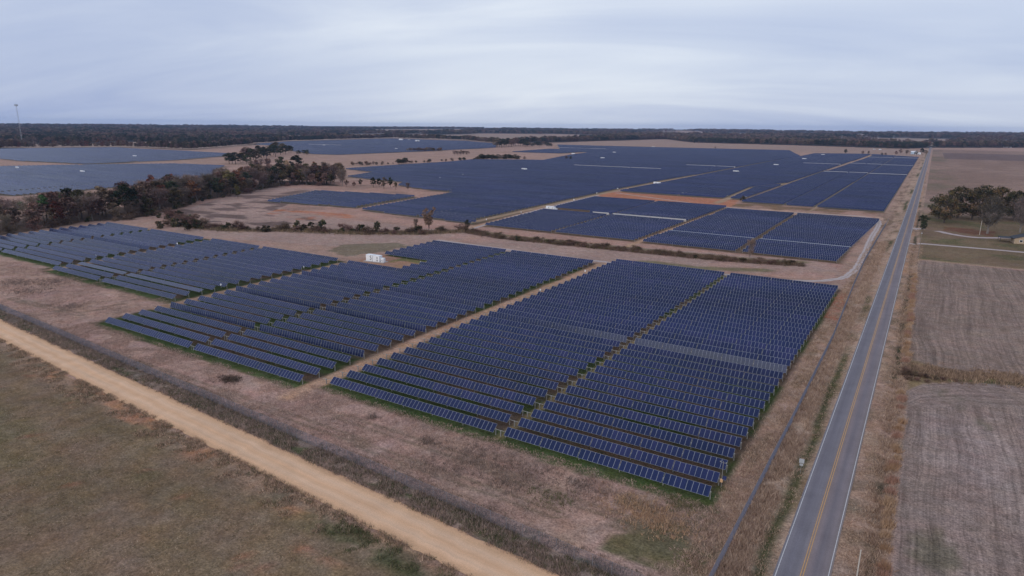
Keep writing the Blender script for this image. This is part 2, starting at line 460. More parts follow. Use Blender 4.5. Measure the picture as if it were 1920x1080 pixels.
# the rest of the farm: areas filled with rows
LANES = [(PP([(885, 417), (1160, 356), (1250, 338), (1345, 322), (1400, 312), (1465, 300), (1515, 291)]), 5.0),
         (PP([(1345, 380), (1410, 352), (1480, 344), (1580, 312), (1635, 292)]), 5.5),
         ([(-74, 500), (-72, 1000), (-71, 1900)], 2.0),
         (PP([(668, 390), (787, 370), (850, 359)]), 3.0),
         (PP([(1040, 352), (1200, 322)]), 2.5),
         (PP([(0, 328), (160, 310), (260, 303)]), 3.0), (PP([(0, 362), (160, 348), (330, 330), (420, 321)]), 4.0),
         (PP([(20, 298), (120, 290), (165, 297)]), 3.5)]
FARPOLY = [PP([(500, 379), (668, 391), (787, 370), (592, 360)]),
           PP([(675, 395), (882, 421), (1165, 356), (1340, 322), (1500, 293), (1480, 283), (1280, 278), (1045, 272), (1050, 281), (1105, 287), (1070, 291),
               (1018, 301), (890, 300), (840, 305), (646, 318), (703, 324), (650, 332), (703, 338), (757, 343), (745, 349), (780, 355), (853, 363), (797, 373)]),
           PP([(960, 285), (1033, 280), (1105, 285), (1050, 288)]),
           [(-255, 602), (-138, 600), (-130, 1900), (-255, 1850)],
           [(-133, 580), (-24.5, 572), (-24.5, 1780), (-126, 1900)],
           PP([(475, 271), (540, 266), (640, 263), (735, 260.5), (870, 265), (930, 270), (930, 277), (800, 284), (700, 288), (640, 291), (590, 290), (548, 284), (545, 275)]),
           PP([(0, 280), (217, 277.5), (443, 289), (423, 293), (327, 301), (160, 308), (40, 303), (0, 299)]),
           PP([(0, 314), (160, 310), (330, 307.5), (423, 312), (400, 321), (410, 329), (300, 346), (27, 368), (0, 366), (-160, 380), (-160, 322)])]
def scan(poly, y):
    xs = []
    for i in range(len(poly)):
        x1, y1 = poly[i]; x2, y2 = poly[(i + 1) % len(poly)]
        if (y1 > y) != (y2 > y): xs.append(x1 + (y - y1) * (x2 - x1) / (y2 - y1))
    xs.sort(); return list(zip(xs[::2], xs[1::2]))
def lane_hits(y, a, b):
    hits = []
    for ln, w in LANES:
        for (x1, y1), (x2, y2) in zip(ln[:-1], ln[1:]):
            if (y1 > y) != (y2 > y):
                x = x1 + (y - y1) * (x2 - x1) / (y2 - y1)
                k = math.hypot(x2 - x1, y2 - y1) / max(abs(y2 - y1), 1e-3)
                k = min(k, 6)
                if a < x < b: hits.append((x - w / 2 * k, x + w / 2 * k))
    hits.sort(); return hits
far_rows = {0: 'S', 1: 'C', 2: 'C', 3: 'D', 4: 'E', 5: 'F', 6: 'H', 7: 'H'}
WHITE_AT = [(PP([(1095, 312), (1213, 317)]), 'C'), (PP([(1280, 310), (1396, 317)]), 'C'), (PP([(1045, 277), (1110, 281)]), 'C'), (PP([(585, 271), (628, 273.5)]), 'F'),
            (PP([(1555, 324), (1625, 327)]), 'E'), (PP([(1630, 327.5), (1698, 331)]), 'E'), (PP([(1594, 308), (1655, 310)]), 'E'), (PP([(1657, 310.5), (1711, 312.5)]), 'E'), (PP([(1500, 307), (1580, 311)]), 'D'), (PP([(1630, 295.5), (1722, 299)]), 'E')]
FLAT_Y = {'D': [620], 'F': [1460]}
for k, poly in enumerate(FARPOLY):
    ys = [p[1] for p in poly]
    y = min(ys) + 2 if k != 3 and k != 4 else min(ys)
    r = 0
    while y < max(ys):
        r += 1
        tb0 = 0
        for a, b in scan(poly, y):
            cuts = lane_hits(y, a, b); segs = []; s = a
            for h0, h1 in cuts:
                if h0 > s: segs.append((s, h0))
                s = max(s, h1)
            if b > s: segs.append((s, b))
            for s0, s1 in segs:
                # tables meet at fixed lines across the field, 49 m apart
                g0 = math.floor(s0 / 49.0); g1 = math.floor(s1 / 49.0)
                ed_ = [s0] + [g * 49.0 for g in range(g0 + 1, g1 + 1)] + [s1]
                if len(ed_) > 2 and ed_[1] - ed_[0] < 12: ed_.pop(1)
                if len(ed_) > 2 and ed_[-1] - ed_[-2] < 12: ed_.pop(-2)
                for j in range(len(ed_) - 1):
                    xa, xb = ed_[j], ed_[j + 1]
                    xc = (xa + xb) / 2
                    tl = None
                    if any(abs(y - fy) < 2.7 for fy in FLAT_Y.get(far_rows[k], [])): tl = 3
                    for ln, bk in WHITE_AT:
                        (x1, y1), (x2, y2) = ln
                        if bk == far_rows[k] and min(x1, x2) - 6 < xc < max(x1, x2) + 6 and abs(y - (y1 + y2) / 2) < 2.66: tl = -60
                    gp = 0.9 if round(xb / 49.0) % 2 == 0 else 0.12
                    ga = 0.9 if round(xa / 49.0) % 2 == 0 else 0.12
                    add_table(xa + ga, xb - gp, y, far_rows[k], ORD(j + 1 + tb0) + ' table', r, tl)
                tb0 += len(ed_) - 1
        y += PITCH
for t in tables:
    xn = min(max(t['x0'], -1e9), t['x1']); t['d'] = min(depth(t['x0'], t['y']), depth(t['x1'], t['y']))
tables.sort(key=lambda t: t['d'])

# ------------------------------------------------------------------ the ground
def axis_coords(segs):
    out = []
    for a, b, st in segs: out += list(np.arange(a, b - 1e-6, st))
    out.append(segs[-1][1]); return np.array(out)
def geo(a, b, st0, k):
    out = [a]; st = st0
    while out[-1] < b: out.append(out[-1] + st); st *= k
    return out
gx = np.array(sorted(set(np.round(list(-np.array(geo(440, 13000, 2.0, 1.035))) + list(np.arange(-440, -26, 1.5)) + list(np.arange(-26, 12, 0.75)) + list(np.arange(12, 60, 1.5)) + geo(60, 9000, 2.0, 1.05), 3))))
gy = np.array(sorted(set(np.round(list(-np.array(geo(0, 400, 6, 1.2)))[1:] + list(np.arange(0, 56, 2.0)) + list(np.arange(56, 110, 1.0)) + list(np.arange(110, 345, 1.6)) + geo(345, 14000, 2.2, 1.02), 3))))
GX, GY = np.meshgrid(gx, gy)
X = GX.ravel(); Y = GY.ravel()
cov = np.zeros((len(X), 3)); till = np.zeros(len(X))
def lay(mask, col):
    """mix a cover colour in by a 0..1 amount"""
    mk = np.clip(mask, 0, 1)[:, None]
    cov[:] = cov * (1 - mk) + np.array(col)[None] * mk
n_big = fbm(X, Y, 60, 1); n_mid = fbm(X, Y, 14, 5); n_sm = fbm(X, Y, 4.5, 9, 3); n_str = fbm(X, Y * 2.2, 30, 13)
def soft(v, a, b): return sst(a, b, v)
TANPINK = (0.385, 0.245, 0.192); BROWN = (0.165, 0.112, 0.088); GREEN = (0.060, 0.080, 0.026); DKGREEN = (0.035, 0.045, 0.018)
STRAW = (0.40, 0.275, 0.20); ORANGE = (0.420, 0.165, 0.090); PINK = (0.400, 0.240, 0.185); PALE = (0.36, 0.25, 0.205)
cov[:] = (0.370, 0.240, 0.183)
lay(soft(n_big, 0.40, 0.62), TANPINK)
lay(soft(n_mid, 0.55, 0.80) * 0.35, BROWN)
jag = (n_sm - 0.5) * 5 + (n_mid - 0.5) * 5
# far default
R_ = np.hypot(X, Y)
# strip in front of the panels
front = (Y < 128) & (X < -18)
lay(front * soft(n_mid, 0.30, 0.60) * 0.7, (0.400, 0.255, 0.205))
lay(front * soft(fbm(X, Y, 6, 31, 3), 0.64, 0.76) * 0.5, (0.19, 0.135, 0.105))
# pinkish open ground between the front and the back blocks, and west of the back blocks
mid = sst(276, 290, Y + jag) * (1 - sst(520, 700, Y)) * (X > -560) * (X < -28)
lay(mid * 0.9, PINK)
lay(mid * soft(n_str, 0.52, 0.68) * 0.7, (0.27, 0.175, 0.135))
gap = in_poly(X, Y, PP([(330, 440), (1150, 500), (1580, 520), (1560, 492), (900, 440), (520, 395), (600, 355), (500, 350), (330, 395)]))
lay(gap * 1.0 * soft(n_big, 0.30, 0.5) * 0.8, PALE)
weed = in_poly(X, Y, PP([(330, 395), (500, 350), (600, 355), (520, 392), (640, 425), (340, 425)]))
lay(weed * soft(fbm(X * 0.6, Y, 11, 41), 0.50, 0.62) * 0.8, (0.12, 0.082, 0.072))
lay(in_poly(X, Y, PP([(520, 392), (640, 400), (690, 408), (560, 412), (500, 400)])) * soft(n_mid, 0.4, 0.6) * 0.8, ORANGE)
lay(in_poly(X + jag, Y + jag, PP([(620, 470), (650, 458), (740, 455), (770, 462), (700, 474), (640, 482)])) * 0.85, (0.18, 0.145, 0.095))
# orange cut behind the white-backed block
org = in_poly(X, Y + jag * 0.6, [(-260, 545), (-131, 527), (-131, 548), (-140, 598), (-258, 600)])
lay(org * 0.9, (0.42, 0.175, 0.10))
lay(in_poly(X, Y + jag * 0.4, [(-262, 538), (-131, 523), (-22, 524), (-22, 537), (-133, 540), (-262, 550)]) * 0.9, (0.46, 0.30, 0.22))
lay(in_poly(X, Y + jag * 0.5, [(-133, 545), (-22, 540), (-22, 570), (-133, 578)]) * soft(n_mid, 0.35, 0.6) * 0.85, (0.17, 0.11, 0.06))
# under and between the panels
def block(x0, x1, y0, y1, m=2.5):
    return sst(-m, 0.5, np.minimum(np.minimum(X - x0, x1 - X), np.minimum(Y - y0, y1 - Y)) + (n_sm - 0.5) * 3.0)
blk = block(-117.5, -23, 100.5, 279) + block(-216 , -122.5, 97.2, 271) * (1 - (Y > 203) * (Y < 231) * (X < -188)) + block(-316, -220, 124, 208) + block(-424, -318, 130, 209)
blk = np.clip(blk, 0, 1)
lay(blk, (0.098, 0.066, 0.046))  # soil colour darkened to paint in the contact shade under the panels
lay(blk * soft(n_mid, 0.40, 0.54), (0.044, 0.058, 0.020))  # green grass patches, also darkened for the painted shade
for t in tables[:220]:
    if t['block'] in 'RM' and t['row'] == 1 or t['block'] in 'LW' and t['row'] == 1:
        m_ = sst(-0.6, 0.8, np.minimum(X - t['x0'] + 1, t['x1'] + 2 - X)) * sst(0, 1.2, Y - (t['y'] - 3.9 + (n_sm - 0.5) * 4)) * (Y < t['y'] + 2)
        lay(m_ * 0.85, (0.062, 0.088, 0.030))
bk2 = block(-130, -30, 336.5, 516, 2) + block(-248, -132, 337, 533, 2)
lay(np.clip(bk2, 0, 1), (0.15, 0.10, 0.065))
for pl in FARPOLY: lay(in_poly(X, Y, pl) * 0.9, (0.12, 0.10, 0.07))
# bare lanes
lay(1 - sst(1.6, 3.0, dist_poly(X, Y, [(-118.5, 92), (-120.2, 150), (-121.5, 278)]) + (n_sm - 0.5) * 1.6), (0.400, 0.245, 0.165))
lay((1 - sst(2.0, 3.4, dist_poly(X, Y, [(-216, 118), (-217.8, 160), (-220.2, 206)]) + (n_sm - 0.5) * 1.6)) * 0.9, (0.340, 0.215, 0.150))
lay((1 - sst(1.4, 2.6, dist_poly(X, Y, [(-312, 126), (-318, 166), (-324, 210)]) + (n_sm - 0.5) * 1.6)) * 0.9, (0.340, 0.215, 0.150))
lay((1 - sst(1.4, 2.8, dist_poly(X, Y, [(-130.2, 320), (-130.3, 400), (-130.3, 526)]) + (n_sm - 0.5) * 1.6)) * 0.95, (0.43, 0.27, 0.175))
lay((1 - sst(2.0, 3.4, dist_poly(X, Y, [(-236, 325), (-246, 430), (-255, 545)]) + (n_sm - 0.5) * 1.6)) * 0.95, (0.45, 0.28, 0.19))
lay((1 - sst(0.3, 1.1, dist_poly(X, Y, [(-66.5, 101), (-66.5, 279)]) + (n_sm - 0.5))) * 0.7, (0.27, 0.20, 0.10))
lay(np.clip(in_poly(X + jag * .5, Y + jag * .5, [(-218, 207), (-190, 206), (-188, 230), (-222, 232)]), 0, 1) * 0.9, (0.33, 0.185, 0.125))
lay(in_poly(X + jag * .5, Y + jag * .5, [(-207, 222), (-190, 209), (-188, 232), (-207, 231)]) * soft(n_mid, .35, .55) * 0.8, (0.11, 0.13, 0.04))
for ln, w in LANES[:3]: lay((1 - sst(w * 0.4, w * 0.8, dist_poly(X, Y, ln))) * 0.9, (0.38, 0.26, 0.17))
# pad cut-out beyond, brush belt and weedy ditch behind the front blocks
HEDGE = PP([(330, 420), (440, 431), (560, 432), (680, 437), (800, 437), (880, 434)])
DITCH = PP([(880, 436), (940, 446), (1000, 452), (1150, 467), (1300, 482), (1400, 491), (1500, 497)])
lay((1 - sst(2, 9, dist_poly(X, Y, HEDGE) + jag * 1.5)) * 0.8, (0.13, 0.098, 0.062))
lay((1 - sst(2, 5, dist_poly(X, Y, DITCH) + jag * 0.5)) * 0.9, (0.145, 0.094, 0.070))
lay((1 - sst(1.5, 4, np.abs(dist_poly(X, Y - 8, DITCH)) + jag * 0.5)) * 0.7, (0.15, 0.13, 0.06))
lay((1 - sst(1.5, 6, np.abs(dist_poly(X, Y + 9, PP([(1220, 485), (1330, 497), (1440, 500)]))) + jag * 0.6)) * 0.7, (0.12, 0.12, 0.05))
# under the tree belt
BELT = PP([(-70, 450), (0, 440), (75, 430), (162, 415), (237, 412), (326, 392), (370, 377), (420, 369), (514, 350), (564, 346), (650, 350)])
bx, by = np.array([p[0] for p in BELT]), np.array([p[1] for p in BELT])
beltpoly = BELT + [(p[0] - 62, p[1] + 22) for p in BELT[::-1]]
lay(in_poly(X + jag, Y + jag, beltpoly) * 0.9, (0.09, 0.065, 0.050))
# verge between panels and paved road
vr = sst(-23.5, -22.2, X) * (X < -10) * (Y > 60)
lay(vr, (0.37, 0.245, 0.18))
lay(vr * soft(n_mid, 0.5, 0.68) * 0.6, (0.185, 0.120, 0.085))
lay(vr * sst(-17.6, -16.6, X) * 0.85, STRAW)
lay(vr * soft(fbm(X * 2.0, Y * 0.5, 6, 77), 0.55, 0.72) * 0.7, (0.17, 0.115, 0.068))
dg = np.exp(-((X + 12.9 - (n_mid - 0.5) * 1.5) / 1.15) ** 2) * vr
lay(dg * soft(fbm(X, Y * 0.4, 18, 55) + 0.35 * (1 - sst(150, 260, Y)), 0.45, 0.62) * 0.95, (0.050, 0.058, 0.022))
lay(in_poly(X + jag * .4, Y + jag * .4, [(-34, 80), (-19, 79), (-19.5, 101), (-22, 108), (-38, 99)]) * soft(n_mid * .6 + n_sm * .4, 0.42, 0.60) * 0.8, (0.085, 0.090, 0.034))
lay(in_poly(X + jag * .2, Y, [(-23.5, 235), (-19.2, 232), (-20.3, 283), (-23.5, 283)]) * soft(n_mid, 0.3, 0.6) * 0.65, (0.33, 0.13, 0.08))
for tl_ in (PP([(640, 780), (760, 820), (900, 870), (1040, 925), (1150, 965), (1260, 1010), (1330, 1040)]), PP([(250, 680), (420, 735), (600, 800), (760, 865), (900, 915), (1040, 965)]), PP([(1215, 950), (1290, 985), (1330, 1005), (1345, 1040)]), PP([(1160, 985), (1250, 1000), (1310, 985), (1345, 965)]), PP([(20, 560), (150, 590), (260, 560), (330, 565)])):
    dt = dist_poly(X, Y, [tuple(p) for p in tl_])
    lay((1 - sst(0.35, 0.95, np.abs(dt - 0.95) + (n_sm - .5) * 1.0)) * 0.55, (0.13, 0.105, 0.065))
# verge and ditch right of the road
ve = (X > -4.6) * (X < 3.2 - 0.006 * (Y - 100)) * (Y < 1500)
lay(ve, (0.36, 0.24, 0.175))
lay(ve * soft(n_sm, 0.45, 0.65) * 0.6, (0.15, 0.112, 0.07))
dr = np.exp(-((X - 0.9 + 0.006 * Y - 0 + (n_mid - 0.5) * 1.2) / 0.75) ** 2) * (Y < 700)
lay(dr * soft(fbm(X, Y * 0.5, 9, 66), 0.36, 0.52), (0.034, 0.038, 0.018))
lay(ve * (X < -2.2) * soft(n_mid, 0.4, 0.6) * (Y > 260) * 0.6, (0.42, 0.235, 0.14))
# worked fields right of the road
edge_x = 2.6 - 0.0072 * (Y - 100)
fld1 = sst(0, 1.0, X - edge_x) * (Y < 700) * (Y > -60)
TOP1 = np.interp(X, [0, 1.4, 5.7, 13.6, 27, 50, 90], [166, 173, 182.5, 189.3, 195, 202, 214]); BOT2 = np.interp(X, [0, 0.4, 3, 9, 27, 50, 90], [209, 206, 201.5, 199, 200.2, 207, 219])
c1 = 1 - sst(0, 1.6, Y - TOP1 + (n_sm - .5) * 1.6)
f1 = fld1 * c1
FIELD = (0.262, 0.192, 0.160)
lay(f1, FIELD); till = np.maximum(till, f1 * 0.9)
lay(f1 * soft(fbm(X, Y * 0.5, 12, 87), 0.50, 0.66) * 0.5, (0.345, 0.265, 0.235))
lay(f1 * soft(fbm(X, Y * 0.25, 22, 88), 0.46, 0.66) * 0.75, (0.195, 0.142, 0.120))
lay(f1 * soft(fbm(X, Y * 0.6, 9, 89), 0.62, 0.72) * 0.55, (0.095, 0.092, 0.052))
f2 = fld1 * sst(0, 1.6, Y - BOT2 + (n_sm - .5) * 1.6) * (1 - sst(366, 370, Y))
lay(f2, (0.248, 0.178, 0.142)); till = np.maximum(till, f2 * 0.8)
lay(f2 * soft(fbm(X, Y * 0.25, 22, 90), 0.46, 0.66) * 0.55, (0.185, 0.132, 0.105))
cross = fld1 * (1 - c1) * (1 - sst(0, 1.6, Y - BOT2 + (n_sm - .5) * 1.6))
lay(cross, (0.215, 0.150, 0.085))
lay(cross * soft(n_sm, 0.40, 0.6) * sst(-9, -4, Y - BOT2) * 0.8, (0.115, 0.082, 0.060))
lay(cross * (X > 11) * (1 - sst(1.5, 3.5, np.abs(Y - TOP1 - 1.5))) * 0.8, (0.075, 0.085, 0.036))
lawn = fld1 * (Y > 371) * (1 - sst(560, 620, Y + jag * 3))
lay(lawn, (0.185, 0.130, 0.080)); lay(lawn * soft(n_mid, 0.50, 0.66) * 0.7, (0.105, 0.100, 0.046))
lay(lawn * soft(n_big, 0.55, 0.7) * 0.6, (0.20, 0.13, 0.09))
lay(in_poly(X + jag, Y + jag, [(13, 492), (38, 480), (38, 505), (14, 512)]) * 0.6, (0.17, 0.065, 0.042))
lay(fld1 * (1 - sst(0.6, 1.6, np.abs(Y - 371.3 + (n_sm - .5)))) * 0.8, (0.34, 0.24, 0.15))
lay(lawn * (X < 1.0) * soft(n_mid, .3, .5) * 0.8, (0.06, 0.09, 0.03))
farf = (X > 0) * sst(590, 640, Y) * (1 - sst(2500, 2700, Y))
lay(farf, (0.245, 0.160, 0.122)); lay(farf * soft(fbm(X * 0.3, Y * 0.08, 22, 91), 0.45, 0.6) * 0.7, (0.30, 0.20, 0.155))
lay(farf * (Y > 1750) * (Y < 2250) * (X > 25) * 0.7, (0.125, 0.088, 0.085))
lay(farf * (1 - sst(10, 40, X - 0)) * soft(n_big, .4, .6) * .6, (0.14, 0.125, 0.075))
# field left of the dirt road
dl = dirt_l(X) - Y + (n_sm - 0.5) * 1.2
lf = sst(0, 0.6, dl) * (X < -4)
lay(lf, (0.195, 0.138, 0.084))
lay(lf * soft(fbm(X * 0.35, Y, 9, 21), 0.42, 0.72) * 0.5, (0.235, 0.155, 0.108))
lay(lf * soft(fbm(X, Y * 0.7, 16, 25), 0.48, 0.72) * 0.6, (0.118, 0.104, 0.052))
lay(lf * soft(fbm(X, Y, 7, 27), 0.70, 0.76) * 0.7, (0.27, 0.13, 0.085))
ed = lf * (1 - sst(2.2, 6.0, dl + (n_mid - 0.5) * 5))
lay(ed * 0.9, (0.29, 0.195, 0.135))
lay(ed * soft(n_sm, 0.50, 0.66) * 0.6, (0.105, 0.085, 0.052))
lay(ed * soft(fbm(X, Y, 10, 29), 0.58, 0.68) * 0.9, (0.36, 0.185, 0.105))
lay(lf * np.exp(-((dl - 4.2) / 1.7) ** 2) * sst(-95, -62, X) * soft(n_sm + 0.15, 0.40, 0.60) * 0.85, (0.075, 0.082, 0.038))
lay(lf * (1 - sst(0.3, 1.3, dl)) * 0.8, (0.40, 0.25, 0.16))
lay(in_poly(X + jag * .3, Y + jag * .3, PP([(505, 1005), (545, 1006), (590, 1030), (640, 1062), (590, 1058), (530, 1030)])) * soft(n_sm, .3, .6) * 0.75, (0.36, 0.165, 0.105))
lay(in_poly(X + jag * .25, Y + jag * .25, PP([(150, 700), (190, 722), (250, 765), (330, 800), (300, 806), (225, 788), (190, 750)])) * soft(n_sm, .25, .5) * 0.9, (0.40, 0.200, 0.115))
# between dirt road and fence
bt = sst(0, 0.5, Y - dirt_u(X) + (n_sm - .5)) * (1 - sst(0, 1.2, Y - FENCE_Y(X) + (n_sm - .5) * 2)) * (X < -18)
lay(bt, (0.275, 0.195, 0.155)); lay(bt * soft(n_mid, 0.48, 0.62) * 0.75, (0.125, 0.098, 0.075))
lay(bt * soft(fbm(X, Y * 2, 8, 35), 0.54, 0.66) * 0.85, (0.052, 0.065, 0.026))
# far country: wood floor with open fields
OPEN = [PP([(1040, 268), (1250, 262.5), (1300, 268), (1700, 279.5), (1748, 285), (1700, 294), (1480, 284), (1290, 277.5), (1045, 272)]),
        PP([(1015, 253.5), (1090, 255), (1115, 261.5), (1055, 263)]),
        PP([(908, 244), (934, 244.5), (946, 248), (905, 249)]), PP([(773, 253), (793, 253), (787, 260), (777, 260)]),
        PP([(880, 253), (1010, 254), (1010, 257), (905, 256)]),
        PP([(1268, 250.5), (1320, 251.5), (1310, 253.5), (1262, 252.5)]), PP([(1575, 261), (1610, 262), (1600, 263), (1570, 262.5)]),
        PP([(500, 257.5), (570, 257), (560, 259.5), (505, 260)])]
openm = np.zeros(len(X), bool)
for pl in OPEN: openm |= in_poly(X, Y, pl)
WOODL = PP([(-200, 279), (0, 279), (217, 276.5), (273, 277.5), (353, 281.5), (467, 272), (475, 270), (540, 265), (640, 262), (735, 259.5), (870, 263.5), (930, 268.5), (1040, 267), (1250, 261.5), (1300, 267), (1480, 272), (1700, 279), (1757, 276.5), (1920, 277), (2100, 279)])
woodpoly = WOODL + [(9000 * math.sin(a), 9000 * math.cos(a)) for a in np.linspace(R(14), R(-82), 40)]
wood = in_poly(X, Y, woodpoly)
lay(wood * 1.0, (0.060, 0.050, 0.040)); lay(wood * (fbm(X, Y * 0.5, 700, 61) > 0.60) * (R_ > 1700), (0.30, 0.215, 0.165)); lay((openm) * 1.0, (0.33, 0.225, 0.175))
lay(sst(8500, 9500, R_), (0.06, 0.055, 0.045))
ru = X + (n_mid - 0.5) * 0.9 + (n_big - 0.5) * 6; rv_ = Y.copy()
hd = (Y < 200) & (TOP1 - Y < 15 + 5 * (n_mid - .5)) & (X > 1); ru[hd] = (TOP1 - Y)[hd] * 1.2; rv_[hd] = X[hd]
Z = gz(X, Y)
ny, nx = GX.shape
ii = np.arange(ny * nx).reshape(ny, nx)
faces = np.stack([ii[:-1, :-1].ravel(), ii[:-1, 1:].ravel(), ii[1:, 1:].ravel(), ii[1:, :-1].ravel()], 1)
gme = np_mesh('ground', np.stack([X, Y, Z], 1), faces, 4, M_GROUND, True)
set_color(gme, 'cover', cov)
ra = gme.attributes.new('drill', 'FLOAT_VECTOR', 'POINT'); ra.data.foreach_set('vector', np.stack([ru, rv_, 0 * ru], 1).astype(np.float32).ravel())
ta = gme.attributes.new('till', 'FLOAT', 'POINT'); ta.data.foreach_set('value', till.astype(np.float32))
link('ground', gme, kind='structure')

# ------------------------------------------------------------------ roads and tracks
def catmull(pts, step):
    pts = [np.array(p, float) for p in pts]
    pts = [2 * pts[0] - pts[1]] + pts + [2 * pts[-1] - pts[-2]]
    out = []
    for i in range(1, len(pts) - 2):
        p0, p1, p2, p3 = pts[i - 1:i + 3]
        n = max(2, int(np.linalg.norm(p2 - p1) / step))
        for t in np.arange(n) / n:
            out.append(0.5 * ((2 * p1) + (-p0 + p2) * t + (2 * p0 - 5 * p1 + 4 * p2 - p3) * t * t + (-p0 + 3 * p1 - 3 * p2 + p3) * t ** 3))
    out.append(pts[-2]); return np.array(out)
def ribbon(name, line, width, zoff, material, jitter=0.0, nacross=4, kind='structure', crown=0.0):
    line = np.asarray(line); d = np.gradient(line, axis=0); d /= np.linalg.norm(d, axis=1)[:, None]
    nrm = np.stack([-d[:, 1], d[:, 0]], 1)
    s = np.concatenate([[0], np.cumsum(np.linalg.norm(np.diff(line, axis=0), axis=1))])
    wl_ = width / 2 + jitter * (fbm(s, s * 0 + 3, 2.2, 3, 3) - 0.5) * 2
    wr_ = width / 2 + jitter * (fbm(s, s * 0 + 9, 2.2, 4, 3) - 0.5) * 2
    V = []; U = []
    for k in range(nacross + 1):
        a = k / nacross
        off = wl_ * (1 - a) - wr_ * a
        p = line + nrm * off[:, None]
        V.append(np.stack([p[:, 0], p[:, 1], gz(p[:, 0], p[:, 1]) + zoff + crown * (1 - (2 * a - 1) ** 2)], 1)); U.append(np.full(len(s), a))
    V = np.stack(V, 1).reshape(-1, 3); n = len(s); na = nacross + 1
    i2 = np.arange(n * na).reshape(n, na)
    fc = np.stack([i2[:-1, :-1].ravel(), i2[:-1, 1:].ravel(), i2[1:, 1:].ravel(), i2[1:, :-1].ravel()], 1)[:, ::-1]
    me = np_mesh(name, V, fc, 4, material, True)
    a = me.attributes.new('across', 'FLOAT', 'POINT'); a.data.foreach_set('value', np.stack(U, 1).ravel().astype(np.float32))
    a = me.attributes.new('along', 'FLOAT', 'POINT'); a.data.foreach_set('value', np.repeat(s, na).astype(np.float32))
    return link(name, me, kind=kind)
def road_mat(name, base, alt, track, tracks, rough=0.95, grain=6.0, tint=None):
    m, n, l, b = new_mat(name)
    b.inputs['Roughness'].default_value = rough; b.inputs['Specular IOR Level'].default_value = 0.15
    ac = n.new('ShaderNodeAttribute'); ac.attribute_name = 'across'
    al = n.new('ShaderNodeAttribute'); al.attribute_name = 'along'
    g = n.new('ShaderNodeNewGeometry')
    cb = n.new('ShaderNodeCombineXYZ')
    q = n.new('ShaderNodeMath'); q.operation = 'MULTIPLY'; q.inputs[1].default_value = 9.0; l.new(ac.outputs['Fac'], q.inputs[0])
    q2 = n.new('ShaderNodeMath'); q2.operation = 'MULTIPLY'; q2.inputs[1].default_value = 0.035; l.new(al.outputs['Fac'], q2.inputs[0])
    l.new(q.outputs[0], cb.inputs[0]); l.new(q2.outputs[0], cb.inputs[1])
    t1 = n.new('ShaderNodeTexNoise'); t1.inputs['Scale'].default_value = 1.0; t1.inputs['Detail'].default_value = 4; l.new(cb.outputs[0], t1.inputs['Vector'])
    t2 = n.new('ShaderNodeTexNoise'); t2.inputs['Scale'].default_value = grain; t2.inputs['Detail'].default_value = 3; l.new(g.outputs['Position'], t2.inputs['Vector'])
    t3 = n.new('ShaderNodeTexNoise'); t3.inputs['Scale'].default_value = 0.25; t3.inputs['Detail'].default_value = 4; l.new(g.outputs['Position'], t3.inputs['Vector'])
    cr = n.new('ShaderNodeValToRGB'); l.new(ac.outputs['Fac'], cr.inputs[0])
    cr.color_ramp.elements[0].color = (*tracks[0][1], 1); cr.color_ramp.elements[0].position = tracks[0][0]
    cr.color_ramp.elements[1].color = (*tracks[-1][1], 1); cr.color_ramp.elements[1].position = tracks[-1][0]
    for p, c in tracks[1:-1]:
        e = cr.color_ramp.elements.new(p); e.color = (*c, 1)
    def rr(v, a, bb, lo=0.3, hi=0.7):
        mp = n.new('ShaderNodeMapRange'); mp.inputs[1].default_value = lo; mp.inputs[2].default_value = hi
        mp.inputs[3].default_value = a; mp.inputs[4].default_value = bb; l.new(v, mp.inputs[0]); return mp.outputs[0]
    mu = n.new('ShaderNodeMath'); mu.operation = 'MULTIPLY'; l.new(rr(t1.outputs[0], 1 - track, 1 + track), mu.inputs[0]); l.new(rr(t2.outputs[0], 1 - alt, 1 + alt), mu.inputs[1])
    m3 = n.new('ShaderNodeMath'); m3.operation = 'MULTIPLY'; l.new(mu.outputs[0], m3.inputs[0]); l.new(rr(t3.outputs[0], 0.93, 1.07), m3.inputs[1])
    sc = n.new('ShaderNodeVectorMath'); sc.operation = 'SCALE'; l.new(cr.outputs[0], sc.inputs[0]); l.new(m3.outputs[0], sc.inputs['Scale'])
    l.new(sc.outputs[0], b.inputs['Base Color'])
    return m
ys_ = np.array(geo(-60, 3000, 4.0, 1.02))
RX0, RX1 = -11.05, -4.05
M_ASPHALT = road_mat('worn_asphalt', None, 0.10, 0.10,
    [(0.0, (0.200, 0.182, 0.195)), (0.22, (0.162, 0.150, 0.168)), (0.40, (0.188, 0.172, 0.185)), (0.52, (0.240, 0.185, 0.170)), (0.62, (0.210, 0.172, 0.176)), (0.72, (0.178, 0.156, 0.168)), (0.86, (0.210, 0.176, 0.180)), (1.0, (0.215, 0.178, 0.165))])
ribbon('road', np.stack([np.full(len(ys_), (RX0 + RX1) / 2), ys_], 1), RX1 - RX0, 0.05, M_ASPHALT, 0.10, 8)
for nm, xc, w, mm in (('white_edge_line', -10.72, 0.11, M_LINEW), ('white_edge_line', -4.36, 0.11, M_LINEW), ('yellow_centre_line', -7.72, 0.11, M_LINEY), ('yellow_centre_line', -7.40, 0.11, M_LINEY)):
    ribbon(nm, np.stack([np.full(len(ys_), xc), ys_], 1), w, 0.056, mm, 0.015, 1)
